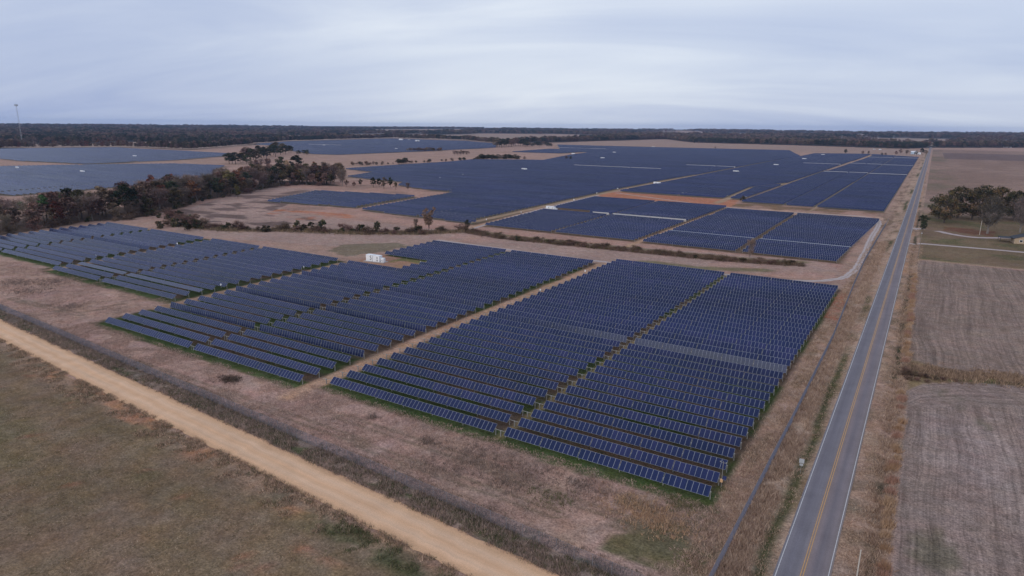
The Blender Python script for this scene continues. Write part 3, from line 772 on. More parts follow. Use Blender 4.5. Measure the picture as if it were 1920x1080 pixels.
# tan dirt road
xs_ = np.arange(-11.5, -620, -1.2)
mid_y = (np.array([dirt_u(x) for x in xs_]) + np.array([dirt_l(x) for x in xs_])) / 2
M_DIRT = road_mat('tan_dirt', None, 0.12, 0.08,
    [(0.0, (0.56, 0.345, 0.20)), (0.15, (0.655, 0.400, 0.235)), (0.32, (0.665, 0.440, 0.285)), (0.5, (0.655, 0.400, 0.235)), (0.68, (0.665, 0.440, 0.285)), (0.85, (0.64, 0.395, 0.23)), (1.0, (0.52, 0.31, 0.185))])
ribbon('dirt_road', np.stack([xs_, mid_y], 1), 7.8, 0.06, M_DIRT, 0.6, 10, crown=0.10)
M_TRACK = road_mat('grey_gravel', None, 0.14, 0.10, [(0.0, (0.42, 0.335, 0.30)), (0.25, (0.47, 0.40, 0.385)), (0.5, (0.36, 0.28, 0.235)), (0.75, (0.47, 0.40, 0.385)), (1.0, (0.42, 0.335, 0.30))])
TRACK = PP([(820, 450), (960, 469), (1120, 489.5), (1240, 502), (1350, 514), (1500, 526.5), (1570, 523), (1597, 511), (1613, 490), (1634, 445), (1648, 420), (1640, 410), (1600, 404)])
ribbon('service_track', catmull(TRACK, 2.0), 3.0, 0.03, M_TRACK, 0.7, 4)
ribbon('service_track', catmull([(-232, 320), (-241, 380), (-249.5, 460), (-257, 560)], 2.5), 2.4, 0.03, M_TRACK, 0.5, 4)
ribbon('service_track', catmull(PP([(1155, 361.5), (1250, 374), (1340, 386), (1450, 396), (1600, 404)]), 3), 2.6, 0.034, M_TRACK, 0.6, 4)
ribbon('driveway', catmull(PP([(1702, 456.5), (1730, 457), (1760, 459.5), (1840, 466), (1920, 473), (1990, 479)]), 1.5), 4.0, 0.03, M_TRACK, 0.4, 4)
ribbon('driveway', catmull(PP([(1757, 433), (1790, 440), (1830, 445), (1893, 446)]), 1.5), 4.6, 0.026, M_GRAVEL, 0.8, 4)
ribbon('driveway', catmull(PP([(1700, 428), (1714, 428.5), (1726, 428)]), 1.0), 7.0, 0.028, M_GRAVEL, 0.8, 4)

# ------------------------------------------------------------------ solar tables
PANW, PITW, PANL = 1.000, 1.015, 1.98
def panel_builder(mb, x):
    """one framed module centred at x on the tilt plane"""
    w, h, fr, t0, t1 = PANW / 2, PANL / 2, 0.032, 0.06, 0.10
    o = [(x - w, -h), (x + w, -h), (x + w, h), (x - w, h)]
    i_ = [(x - w + fr, -h + fr), (x + w - fr, -h + fr), (x + w - fr, h - fr), (x - w + fr, h - fr)]
    k = len(mb.v)
    mb.v += [(a, b, t1) for a, b in o] + [(a, b, t1 - 0.004) for a, b in i_] + [(a, b, t0) for a, b in o]
    mb.f.append((k + 4, k + 5, k + 6, k + 7)); mb.m.append(0)
    for j in range(4):
        n_ = (j + 1) % 4
        mb.f.append((k + j, k + n_, k + 4 + n_, k + 4 + j)); mb.m.append(1)
        mb.f.append((k + 8 + j, k + 8 + n_, k + n_, k + j)); mb.m.append(1)
    mb.f.append((k + 11, k + 10, k + 9, k + 8)); mb.m.append(2)
PM = [M_GLASS, M_ALU, M_BACK]
mb = MB(); panel_builder(mb, 0.0); PANEL_MESH = mb.mesh('panel', PM)
def seg_layout(L):
    """module centres and post stations along a table of length L, eight modules between posts"""
    xs, posts = [], [L - 0.12]
    x = L - 0.2
    k = 0
    while x - PITW > 0.1:
        xs.append(x - PITW / 2); x -= PITW; k += 1
        if k % 8 == 0 and x - 3 * PITW > 0.1:
            posts.append(x - 0.07); x -= 0.14
    posts.append(max(x - 0.08, 0.05))
    return xs, posts
cache = {}
PIVOT = 1.42
post_box = MB(); post_box.box((0, 0, 0.65), (0.13, 0.18, 1.30)); post_box.box((0, 0, 1.32), (0.08, 0.22, 0.14)); POST_MESH = post_box.mesh('post', M_STEEL)
mot = MB(); mot.box((0, 0, 1.15), (0.24, 0.22, 0.30)); mot.tube((-1.1, 0, 1.28), (0.9, 0, 1.28), 0.055, n=6); mot.box((0, 0, 0.45), (0.16, 0.2, 0.9)); MOTOR_MESH = mot.mesh('drive_motor', M_STEEL)
def get_parts(L):
    key = round(L * 2)
    if key in cache: return cache[key]
    L = key / 2
    xs, posts = seg_layout(L)
    mp = MB(); [panel_builder(mp, x) for x in xs]
    mt = MB(); mt.box((L / 2, 0, 0), (L, 0.12, 0.12))
    for x in xs: mt.box((x - PITW / 2, 0, 0.045), (0.06, 1.2, 0.03))
    mpp = MB()
    for x in posts: mpp.box((x, 0, 0.65), (0.13, 0.18, 1.30)); mpp.box((x, 0, 1.32), (0.08, 0.22, 0.14))
    cache[key] = (L, xs, posts, mp.mesh('panels', PM), mt.mesh('torque_tube', M_STEEL), mpp.mesh('posts', M_STEEL))
    return cache[key]
BLK = {'R': 'the front block beside the paved road', 'M': 'the block with the cabin cutout', 'L': 'the block with one flat pale row',
       'W': 'the block against the tall trees', 'A': 'the rear block with white-backed row', 'B': 'the roadside block behind the weedy ditch',
       'S': 'the small block in the pale field', 'C': 'the wide block behind the brush'}
N_THINGS = 300
panel_count = 0
for t in tables[:N_THINGS]:
    L, xs, posts, mp, mt, mpp = get_parts(t['x1'] - t['x0'])
    x0 = t['x1'] - L
    z0, z1 = gzf(x0, t['y']), gzf(t['x1'], t['y'])
    pre = 'steep' if t['tilt'] > 50 else 'white-backed' if t['tilt'] < 0 else 'flat' if t['tilt'] < 10 else ''
    lab = ' '.join(w for w in (pre, t['half'] + (' half' if 'side' in t['half'] else ''), 'of', ORD(t['row']), 'panel row in', BLK[t['block']]) if w)
    o = thing('solar_table', lab, 'solar panels', (x0, t['y'], z0), 0, 'rows of solar panels on steel posts')
    o.rotation_euler = (0, -math.atan2(z1 - z0, L), 0)
    tilt = R(t['tilt'])
    if t['tilt'] < -1: tilt = R(t['tilt'])
    tb = link('torque_tube', mt, o, (0, 0, PIVOT)); tb.rotation_euler = (tilt, 0, 0)
    t['close'] = t['d'] < 186 and panel_count < 1500
    if t['close']:
        for x in xs:
            p = link('panel', PANEL_MESH, o, (x, 0, PIVOT)); p.rotation_euler = (tilt + R(rng.normal(0, 0.25)), 0, 0)
        panel_count += len(xs)
        for x in posts: link('post', POST_MESH, o, (x, 0, 0))
    else:
        p = link('panels', mp, o, (0, 0, PIVOT), 'stuff'); p.rotation_euler = (tilt, 0, 0)
        link('posts', mpp, o, (0, 0, 0), 'stuff')
    if t['block'] in 'RML' and t['half'] in ('road-side', 'lane-side'):
        link('drive_motor', MOTOR_MESH, o, (-1.1, 0, 0))
# everything farther off: one mass of rows
fv, ff, fm, fuv = [], [], [], []
for t in tables[N_THINGS:]:
    a, b, y, tl = t['x0'], t['x1'], t['y'], R(t['tilt'])
    za, zb = gzf(a, y) + PIVOT, gzf(b, y) + PIVOT
    cy_, sy_ = math.cos(tl), math.sin(tl)
    k = len(fv)
    def pt(x, z, v, n): return (x, y + v * cy_ - n * sy_, z + v * sy_ + n * cy_)
    h = PANL / 2
    fv += [pt(a, za, -h, .1), pt(b, zb, -h, .1), pt(b, zb, h, .1), pt(a, za, h, .1), pt(a, za, -h, .05), pt(b, zb, -h, .05), pt(b, zb, h, .05), pt(a, za, h, .05)]
    nM = round((b - a) / PITW)
    for q, mi in (((0, 1, 2, 3), 0), ((7, 6, 5, 4), 2), ((4, 5, 1, 0), 1), ((5, 6, 2, 1), 1), ((6, 7, 3, 2), 1), ((7, 4, 0, 3), 1)):
        ff.append([k + i for i in q]); fm.append(mi)
        fuv += [(0, 0), (nM, 0), (nM, 1), (0, 1)]
    if t['d'] < 1300:
        for xp, zp in ((a + 0.1, za), (b - 0.1, zb)):
            k = len(fv); r_ = 0.10
            fv += [(xp - r_, y - r_, zp - PIVOT - .2), (xp + r_, y - r_, zp - PIVOT - .2), (xp + r_, y + r_, zp - PIVOT - .2), (xp - r_, y + r_, zp - PIVOT - .2),
                   (xp - r_, y - r_, zp), (xp + r_, y - r_, zp), (xp + r_, y + r_, zp), (xp - r_, y + r_, zp)]
            for q in ((0, 1, 5, 4), (1, 2, 6, 5), (2, 3, 7, 6), (3, 0, 4, 7)):
                ff.append([k + i for i in q]); fm.append(3); fuv += [(0, 0)] * 4
fme = np_mesh('distant_solar_rows', fv, ff, 4, [M_GLASSFAR, M_ALU, M_BACK, M_STEEL])
fme.polygons.foreach_set('material_index', fm)
uvl = fme.uv_layers.new(name='UVMap'); uvl.data.foreach_set('uv', np.array(fuv, np.float32).ravel())
fo = link('distant_solar_rows', fme, kind='stuff')
fo['label'] = 'blue mass of solar panel rows reaching back towards the woods'; fo['category'] = 'solar panels'
print('tables', len(tables), 'panels', panel_count)

# ------------------------------------------------------------------ inverter stations
def mesh_of(fn, name, mats):
    m_ = MB(); fn(m_); return m_.mesh(name, mats)
def cab_body(m_):
    m_.box((0, 0, 1.55), (3.6, 2.4, 2.8)); m_.box((0, 0, 3.0), (3.7, 2.5, 0.1))
    for x in (-0.6, 0.6): m_.box((x, -1.215, 1.5), (0.04, 0.03, 2.5))
def vent(m_):
    for k in range(6): m_.box((0, 0, k * 0.14), (0.55, 0.04, 0.09))
def curl(m_):
    pts = [(0.45, 2.75), (0.05, 2.65), (-0.2, 2.3), (0.05, 1.95), (0.4, 1.7), (0.42, 1.2), (0.1, 0.85), (-0.25, 0.95)]
    for (x1, z1), (x2, z2) in zip(pts[:-1], pts[1:]): m_.tube((x1, 0, z1), (x2, 0, z2), 0.11, n=5)
CAB = mesh_of(cab_body, 'cabinet', M_WHITE); VENT = mesh_of(vent, 'vent', M_DARK); CURL = mesh_of(curl, 'cable_duct', M_DARK)
PAD = mesh_of(lambda m_: m_.box((0.6, 0, 0.06), (11.0, 4.2, 0.22)), 'pad', M_CONC)
def trafo(m_):
    m_.box((0, 0, 1.0), (1.5, 1.6, 1.7)); m_.box((0, 0, 1.9), (1.6, 1.7, 0.1))
    for k in range(5): m_.box((0.85, -0.6 + k * 0.3, 1.0), (0.25, 0.06, 1.2))
TRAFO = mesh_of(trafo, 'transformer', M_WHITE)
LOUV = mesh_of(lambda m_: [m_.box((0, 0, k * 0.16), (0.9, 0.05, 0.08)) for k in range(5)], 'radiator', M_GREYBOX)
def station(x, y, label, rz=R(8), s=1.0):
    o = thing('inverter_cabin', label, 'inverter cabin', (x, y, gzf(x, y) + 0.02), rz, 'white inverter cabins among the panels')
    o.scale = (s, s, s)
    link('pad', PAD, o)
    c1 = link('cabinet', CAB, o, (-2.1, 0, 0.05)); link('cable_duct', CURL, c1, (0.75, -1.30, 0.0))
    c2 = link('cabinet', CAB, o, (1.75, 0, -0.05))
    v1 = link('vent', VENT, c2, (0.55, -1.235, 0.55)); v2 = link('vent', VENT, c2, (0.55, -1.235, 1.75))
    tr = link('transformer', TRAFO, o, (4.7, 0, 0)); link('radiator', LOUV, tr, (0, -0.84, 0.55))
    return o
station(-211.8, 217.6, 'white inverter cabin with dark duct on pad in the front block cutout')
for (px, py, lab) in [(1033, 395, 'white inverter cabin beside the lane ahead of the white-backed row'), (983, 319.5, 'white inverter cabin alone in the wide blue block behind the brush'),
    (1075, 289.5, 'long white inverter cabin at the tip of the bare tan finger'), (1232, 346, 'white inverter cabin beside the lane behind the orange cut'),
    (1380, 324, 'white inverter cabin at the lane end of a white-backed row'), (1455, 311.5, 'white inverter cabin halfway along the second lane, nearer of two'),
    (1508, 299.5, 'white inverter cabin farther along the second lane'), (1543, 291.5, 'white inverter cabin just short of the tan field and shrubs'),
    (1130, 298, 'small white inverter cabin in the far middle of the panels'), (1152, 287.5, 'small white inverter cabin behind two dark bushes'),
    (1225, 276.5, 'small white inverter cabin at the far edge by a bare strip'), (253, 294.5, 'white inverter cabin in the upper purple-blue panel field'),
    (155, 324, 'nearest white inverter cabin in the purple-blue panel field beyond the trees'), (33, 317.5, 'white inverter cabin in the purple-blue field near its brown corner'),
    (608, 273.5, 'white inverter cabin below a bright row in the far blue field'), (767, 262.8, 'small white inverter cabin at the back of the far blue field'),
    (743, 280, 'small white inverter cabin at the near edge of the far blue field'), (573, 285, 'white inverter cabin behind the dark clump of trees')]:
    x, y = P(px, py); station(x, y, lab, R(rng.uniform(-10, 12)))

# combiner boxes on posts at the lane ends of rows
cb_box = mesh_of(lambda m_: (m_.box((0, -0.1, 1.55), (0.75, 0.3, 0.95)), m_.box((0, -0.1, 2.05), (0.8, 0.4, 0.06))), 'box', M_WHITE)
cb_post = mesh_of(lambda m_: [m_.box((dx, 0.08, 0.95), (0.07, 0.07, 1.9)) for dx in (-0.25, 0.25)], 'stand', M_STEEL)
def combiner(x, y, lab):
    o = thing('combiner_box', lab, 'electrical box', (x, y, gzf(x, y)), R(20), 'white electrical boxes at row ends')
    link('box', cb_box, o); link('stand', cb_post, o)
    if depth(x, y) < 480: o.scale = (0.62, 0.62, 0.8)
for px, py, lab in [(181, 485, 'white box on stand at row end, left lane, nearest the fence'), (333, 461, 'white box on stand at row end near the back of the left lane'),
    (415, 540, 'white box on stand at the end of a block row beside the second lane'), (570, 506, 'white box on stand at row end farther along the second lane'),
    (912, 415, 'white box on stand where the back lane begins'), (977, 401, 'white box on stand along the back lane before the cabin'), (1076, 378, 'white box on stand along the back lane past the cabin'),
    (1119, 365, 'white box on stand on the back lane near the orange cut'), (1158, 356, 'white box on stand on the lane behind the orange cut'),
    (780, 342, 'white box among posts on the dashed gap, nearer one'), (825, 336, 'white box among posts on the dashed gap, middle one'), (868, 330, 'white box among posts on the dashed gap, farthest one'),
    (1013, 550, 'white box at the head of a row on the sandy lane'), (1097, 513, 'white box at row head near the far end of the sandy lane'), (789, 497, 'small white box on the green patch of the cutout')]:
    x, y = P(px, py); combiner(x, y, lab)

# weather mast in the corner beside the front row
wx, wy = P(1352, 913)
o = thing('weather_mast', 'thin mast with orange box and small blue panel beside the front row', 'weather station', (wx, wy, gzf(wx, wy)))
m_ = MB(); m_.tube((0, 0, 0), (0, 0, 5.0), 0.06, 0.05); m_.obj('mast', M_STEEL, o)
m_ = MB(); m_.box((0, -0.18, 1.35), (0.42, 0.3, 0.55)); m_.obj('sensor_box', M_ORANGE, o)
m_ = MB(); m_.quad([(0.1, -.25, 1.65), (0.75, -.25, 1.65), (0.75, .2, 2.15), (0.1, .2, 2.15)], 0); m_.quad([(0.1, .2, 2.11), (0.75, .2, 2.11), (0.75, -.25, 1.61), (0.1, -.25, 1.61)], 1); m_.obj('solar_plate', [M_GLASS, M_ALU], o)
m_ = MB(); m_.tube((-0.5, 0, 4.7), (0.5, 0, 4.7), 0.03); m_.box((-0.5, 0, 4.8), (0.16, 0.16, 0.16)); m_.box((0.5, 0, 4.8), (0.16, 0.16, 0.16)); m_.obj('sensor_arm', M_STEEL, o)

# road sign seen from behind
sx, sy = -12.6, 120.4
o = thing('road_sign', 'pale road sign on a thin post in the green ditch', 'sign', (sx, sy, gzf(sx, sy)), R(4))
m_ = MB(); m_.box((0, 0, 1.5), (0.07, 0.07, 3.0)); m_.obj('post', M_STEEL, o)
m_ = MB(); m_.box((0, -0.06, 2.55), (0.85, 0.03, 0.85)); m_.obj('plate', M_GREYBOX, o)
m_ = MB(); m_.box((0, -0.06, 1.80), (0.6, 0.03, 0.42)); m_.obj('small_plate', M_GREYBOX, o)

# utility poles
def upole(x, y, h, lab, m=M_WOOD, arm=True, lamp=False, r=0.15, grp=None, rz=R(90)):
    o = thing('utility_pole', lab, 'utility pole', (x, y, gzf(x, y)), rz, grp)
    m_ = MB(); m_.tube((0, 0, -0.3), (0, 0, h), r, r * 0.65, 8); m_.obj('pole', m, o)
    if arm:
        m_ = MB(); m_.box((0, 0, h - 0.7), (2.4, 0.12, 0.14)); [m_.tube((dx, 0, h - 0.63), (dx, 0, h - 0.38), 0.06) for dx in (-1.1, 0.45, 1.1)]; m_.obj('crossarm', m, o)
    if lamp:
        m_ = MB(); m_.tube((0, 0, h - 1.4), (1.0, 0, h - 1.0), 0.05); m_.obj('lamp_arm', M_STEEL, o)
        m_ = MB(); m_.tube((1.0, 0, h - 1.35), (1.0, 0, h - 0.95), 0.32, 0.16, 8); m_.obj('lamp', M_WHITE, o)
    return o
upole(*P(1721, 484), 13.5, 'dark utility pole with white lamp by the ditch near the gravel drive', arm=False, lamp=True)
upole(*P(1836.5, 440), 8.8, 'pale bare pole on the lawn before the oaks', M_PALEPOLE, arm=False)
px_, py_ = P(1614.5, 1030, 8.4); upole(px_, py_, 8.4, 'pale pole rising from the ditch at the bottom edge', M_PALEPOLE, arm=False, r=0.11)
far_poles = [(738.5, 261), (744.5, 261.5), (763.5, 262.5), (767.5, 263), (797, 263.5), (834.5, 264.5), (872.5, 265.5), (912, 265), (954.5, 264.5), (1001.5, 266.5)]
for i, (px, py) in enumerate(far_poles):
    x, y = P(px, py); upole(x, y, 20 if i < 4 else 15, '%s pale utility pole along the back edge of the far blue field' % ORD(i + 1), M_PALEPOLE, r=0.42, grp='poles behind the far panels')
for px, py, lab in ((1578, 262, 'lattice pylon above the far woods, taller one'), (1675, 262, 'lattice pylon above the far woods near the road')):
    x, y = P(px, py); x *= 0.8; y *= 0.8
    o = thing('pylon', lab, 'pylon', (x, y, gzf(x, y)), 0, 'pylons over the far woods')
    m_ = MB(); H = 34
    for dx in (-3, 3):
        for dy in (-3, 3): m_.tube((dx, dy, 0), (dx * 0.15, dy * 0.15, H), 0.3, 0.2, 4)
    for k in range(1, 9):
        z = H * k / 9; w = 3 * (1 - z / H * 0.85); w2 = 3 * (1 - (z + H / 9) / H * 0.85)
        m_.tube((-w, -w, z), (w2, -w2, z + H / 9), 0.12, n=4); m_.tube((w, -w, z), (-w2, -w2, z + H / 9), 0.12, n=4)
        m_.tube((-w, -w, z), (w, -w, z), 0.12, n=4)
    m_.obj('lattice', M_GREYBOX, o)
    m_ = MB()
    for z, w in ((25, 6), (29, 7), (33, 4)): m_.box((0, 0, z), (2 * w, 0.4, 0.4))
    m_.obj('crossarm', M_GREYBOX, o)

# guyed radio tower on the skyline at the left
d = rot @ np.array([37.2 - 960, 540 - 240, -F_PX]); az = math.atan2(d[0], d[1]); rr_ = 2250.0
tx, ty = rr_ * math.sin(az), rr_ * math.cos(az); tz = gzf(tx, ty)
o = thing('radio_tower', 'thin grey lattice radio tower with antenna cluster above the left skyline', 'radio tower', (tx, ty, tz))
TH = 109.0
m_ = MB(); W = 1.5
cr_ = [(W * math.cos(a), W * math.sin(a)) for a in (0.3, 2.394, 4.489)]
for (a, b_) in cr_: m_.tube((a, b_, 0), (a * .75, b_ * .75, TH), 0.18, 0.15, 4)
for k in range(34):
    z0, z1 = TH * k / 34, TH * (k + 1) / 34
    for i in range(3):
        p, q = cr_[i], cr_[(i + 1) % 3]
        m_.tube((p[0], p[1], z0), (q[0] * .95, q[1] * .95, z1), 0.08, n=3, cap=False)
m_.obj('lattice', M_GREYBOX, o)
m_ = MB()
for k in range(9):
    a = 2 * math.pi * k / 9
    m_.box((3.6 * math.cos(a), 3.6 * math.sin(a), TH - 3.5), (0.6, 0.6, 4.6)); m_.tube((0, 0, TH - 3), (3.6 * math.cos(a), 3.6 * math.sin(a), TH - 3), 0.16, n=4)
m_.obj('antenna_cluster', M_GREYBOX, o)
m_ = MB(); m_.tube((0, 0, TH), (0, 0, TH + 4), 0.12, n=4); m_.obj('spire', M_GREYBOX, o)

# ------------------------------------------------------------------ chain-link fence
M_CHAIN = mat('chain_link_wire', (0.15, 0.155, 0.20), 0.6, 0.0, 0.1)
M_FPOST = mat('dull_zinc', (0.22, 0.215, 0.23), 0.6)
FPOST = mesh_of(lambda m_: m_.tube((0, 0, -0.1), (0, 0, 2.2), 0.035, n=6), 'post', M_FPOST)
def fence(lab, pts, every=3.05):
    pts = np.array(pts); o = thing('chain_link_fence', lab, 'fence', (pts[0][0], pts[0][1], 0))
    seg = np.linalg.norm(np.diff(pts, axis=0), axis=1); s = np.concatenate([[0], np.cumsum(seg)])
    st = np.arange(0, s[-1], every)
    xx = np.interp(st, s, pts[:, 0]); yy = np.interp(st, s, pts[:, 1]); zz_ = gz(xx, yy)
    for i in range(min(len(st), 280)): link('post', FPOST, o, (xx[i] - pts[0][0], yy[i] - pts[0][1], zz_[i]))
    n = len(st)
    base = np.stack([xx - pts[0][0], yy - pts[0][1], zz_ + 0.03], 1); top = base + [0, 0, 2.1]
    # woven wires: square prisms leaning both ways
    stepw, th = 0.13, 0.0065
    sw = np.arange(0, min(st[-1] - 2.2, 420), stepw); V = []
    for lean_ in (1, -1):
        s0_ = sw if lean_ > 0 else sw + 2.1
        s1_ = s0_ + 2.1 * lean_
        def along(q, zoff):
            return np.stack([np.interp(q, st, base[:, 0]), np.interp(q, st, base[:, 1]), np.interp(q, st, base[:, 2]) + zoff], 1)
        a_, b_ = along(s0_, 0.0), along(s1_, 2.1)
        tdir = along(s0_ + 0.5, 0) - along(s0_ - 0.5 * (s0_ > 0.5), 0); tdir[:, 2] = 0; tdir /= np.linalg.norm(tdir, axis=1)[:, None]
        nd = np.stack([-tdir[:, 1], tdir[:, 0], 0 * tdir[:, 0]], 1) * th; td = tdir * th
        V.append(np.stack([a_ + td, a_ + nd, a_ - td, a_ - nd, b_ + td, b_ + nd, b_ - td, b_ - nd], 1).reshape(-1, 3))
    V = np.concatenate(V); k8 = np.arange(len(V) // 8)[:, None] * 8
    fc = np.concatenate([k8 + q for q in ([0, 1, 5, 4], [1, 2, 6, 5], [2, 3, 7, 6], [3, 0, 4, 7])], 0)
    link('wire_mesh', np_mesh('wire_mesh', V, fc, 4, M_CHAIN), o, kind='stuff')
    m_ = MB()
    for i in range(n - 1): m_.tube(tuple(top[i]), tuple(top[i + 1]), 0.014, n=4, cap=False)
    m_.obj('top_rail', M_FPOST, o)
fence('chain link fence running along the tan dirt road', [(-18, FENCE_Y(-18)), (-300, FENCE_Y(-300)), (-460, FENCE_Y(-460))])
fence('chain link fence running beside the paved road through tall grass', [(-18, FENCE_Y(-18)), (-17.7, 140), (-17.8, 210), (-19.6, 292), (-20.4, 350), (-19.5, 520)])

# ------------------------------------------------------------------ house and outbuildings
hx, hy = 50.5, 462.0
o = thing('brick_house', 'tan brick house with dark roof cut by the frame edge', 'house', (hx, hy, gzf(hx, hy)), R(6))
m_ = MB(); m_.box((0, 0, 1.45), (11, 9, 2.9)); m_.quad([(-5.5, -4.5, 2.9), (5.5, -4.5, 2.9), (0, -4.5, 4.6)]); m_.quad([(5.5, 4.5, 2.9), (-5.5, 4.5, 2.9), (0, 4.5, 4.6)]); m_.obj('wall', M_BRICK, o)
m_ = MB()
for sgn in (-1, 1):
    a = [(sgn * 6.1, -5.0, 2.75), (sgn * 6.1, 5.0, 2.75), (0, 5.0, 4.75), (0, -5.0, 4.75)]
    b_ = [(x, y, z + 0.16) for x, y, z in a]
    if sgn > 0: a, b_ = a, b_
    m_.quad(b_ if sgn > 0 else b_[::-1]); m_.quad(a[::-1] if sgn > 0 else a)
    for i in range(4): j = (i + 1) % 4; m_.quad([a[i], a[j], b_[j], b_[i]])
m_.obj('roof', M_ROOF, o)
for wx_ in (-2.4, 2.4):
    m_ = MB(); m_.box((wx_, -4.53, 1.6), (1.5, 0.1, 1.3)); f = m_.obj('window', M_WHITE, o)
    m_ = MB(); m_.box((wx_, -4.60, 1.6), (1.25, 0.06, 1.05)); m_.obj('pane', M_WINDOW, f)
m_ = MB(); m_.box((-8.6, 1.5, 2.55), (6.2, 6.5, 0.22)); [m_.tube((-11.4, y_, 0), (-11.4, y_, 2.45), 0.09) for y_ in (-1.4, 4.4)]; m_.obj('carport', M_ROOF, o)
def shed(name, lab, px, py, L, Wd, Hh, wm, rm, rz=0.0, k=1.0):
    x, y = P(px, py); x *= k; y *= k
    o = thing(name, lab, 'building', (x, y, gzf(x, y)), rz)
    m_ = MB(); m_.box((0, 0, Hh / 2), (L, Wd, Hh)); m_.obj('wall', wm, o)
    m_ = MB(); e = 0.6
    for sgn in (-1, 1):
        q = [(-L / 2 - e, sgn * (Wd / 2 + e), Hh - 0.1), (L / 2 + e, sgn * (Wd / 2 + e), Hh - 0.1), (L / 2 + e, 0, Hh + Wd * 0.22), (-L / 2 - e, 0, Hh + Wd * 0.22)]
        m_.quad(q if sgn < 0 else q[::-1]); m_.quad([(a, b_, c - 0.15) for a, b_, c in (q[::-1] if sgn < 0 else q)])
    m_.obj('roof', rm, o)
    m_ = MB(); m_.box((L * 0.15, -Wd / 2 - 0.04, Hh * 0.42), (min(3.0, L * .2), 0.06, Hh * 0.75)); m_.obj('door', M_DARK, o)
shed('farm_house', 'long white house standing alone at the far field edge by the woods', 1889, 276.5, 26, 10, 4, M_WHITE, M_WHITE, R(0))
shed('barn', 'pale blue shed among bushes beside the far end of the road', 1713, 289, 13, 9, 6.0, M_BLUEW, M_WHITE, R(10))
shed('barn', 'low white shed beside the pale blue one', 1721, 290, 10, 8, 3.5, M_WHITE, M_WHITE, R(10))
shed('barn', 'white barn with bright roof in a clearing of the far woods', 930, 245.5, 40, 24, 16, M_WHITE, M_WHITE, R(15), 0.8)
shed('barn', 'low pink-grey barn beside the bright barn in the far woods', 915, 246, 60, 24, 9, M_BRICK, M_GREYBOX, R(5), 0.8)
for i, (px, py) in enumerate([(1275, 250.5), (1290, 251), (1303, 251.5), (1265, 252), (1316, 252.5), (1626, 260), (1640, 262), (752, 259), (783, 261), (1800, 264), (1850, 265), (1880, 260), (1640, 275), (1651, 275.5)]):
    kk = 0.28 if py > 270 else 0.8
    shed('distant_house', '%s tiny pale house from the start of the far woods' % ORD(i + 1), px, py, 20 * kk, 12 * kk, 6 * kk, M_WHITE, M_WHITE if i % 2 else M_GREYBOX, R(rng.uniform(-40, 40)), 0.85)
# mailbox by the gravel drive
mx_, my_ = P(1717, 461)
o = thing('mailbox', 'small black mailbox on a post at the gravel drive', 'mailbox', (mx_, my_, gzf(mx_, my_)))
m_ = MB(); m_.box((0, 0, 0.55), (0.12, 0.12, 1.1)); m_.obj('post', M_WOOD, o)
m_ = MB(); m_.box((0, 0, 1.3), (0.6, 0.4, 0.35)); m_.tube((-0.3, 0, 1.45), (0.3, 0, 1.45), 0.2, n=8); m_.obj('box', M_DARK, o)

# ------------------------------------------------------------------ trees and shrubs
def leaf_cloud(centers, radii, per, size, cols, rg, flat=0.65, squash=0.8):
    """leaf clumps: small quads scattered through a set of blobs; lighter and darker leaves"""
    n = len(centers) * per
    c = np.repeat(np.asarray(centers), per, 0); r = np.repeat(np.asarray(radii), per)
    d = rg.normal(size=(n, 3)); d /= np.linalg.norm(d, axis=1)[:, None]
    d *= (rg.random(n) ** 0.45)[:, None] * r[:, None]; d[:, 2] *= squash
    p = c + d
    a = rg.normal(size=(n, 3)); a[:, 2] *= flat; a /= np.linalg.norm(a, axis=1)[:, None]
    b = rg.normal(size=(n, 3)); b -= a * (a * b).sum(1)[:, None]; b /= np.linalg.norm(b, axis=1)[:, None]
    s = size * rg.uniform(0.6, 1.4, n)[:, None]
    a *= s * 0.5; b *= s * 0.5 * rg.uniform(0.5, 1, n)[:, None]
    V = np.stack([p - a - b, p + a - b, p + a + b, p - a + b], 1).reshape(-1, 3)
    cols = np.asarray(cols)
    ci = np.repeat(rg.integers(0, len(cols), len(centers)), per)
    ci = np.where(rg.random(n) < 0.25, rg.integers(0, len(cols), n), ci)
    cc = cols[ci] * rg.uniform(0.65, 1.35, n)[:, None]
    return V, np.repeat(cc, 4, 0)
def twig_cloud(centers, radii, per, ln, w, cols, rg):
    n = len(centers) * per
    c = np.repeat(np.asarray(centers), per, 0); r = np.repeat(np.asarray(radii), per)
    d = rg.normal(size=(n, 3)); d /= np.linalg.norm(d, axis=1)[:, None]
    p = c + d * (rg.random(n) ** 0.6)[:, None] * r[:, None] * 0.8
    a = d + rg.normal(size=(n, 3)) * 0.6; a[:, 2] += 0.55; a /= np.linalg.norm(a, axis=1)[:, None]
    b = np.cross(a, rg.normal(size=(n, 3))); b /= np.linalg.norm(b, axis=1)[:, None]
    L = (ln * rg.uniform(0.5, 1.4, n))[:, None]
    V = np.stack([p - b * w, p + b * w, p + a * L + b * w * 0.3, p + a * L - b * w * 0.3], 1).reshape(-1, 3)
    cols = np.asarray(cols)
    cc = cols[rg.integers(0, len(cols), n)] * rg.uniform(0.7, 1.3, n)[:, None]
    return V, np.repeat(cc, 4, 0)
def veg_mesh(name, parts):
    V = np.concatenate([p[0] for p in parts]); C = np.concatenate([p[1] for p in parts])
    me = np_mesh(name, V, np.arange(len(V)).reshape(-1, 4), 4, M_LEAF)
    set_color(me, 'tint', C); return me
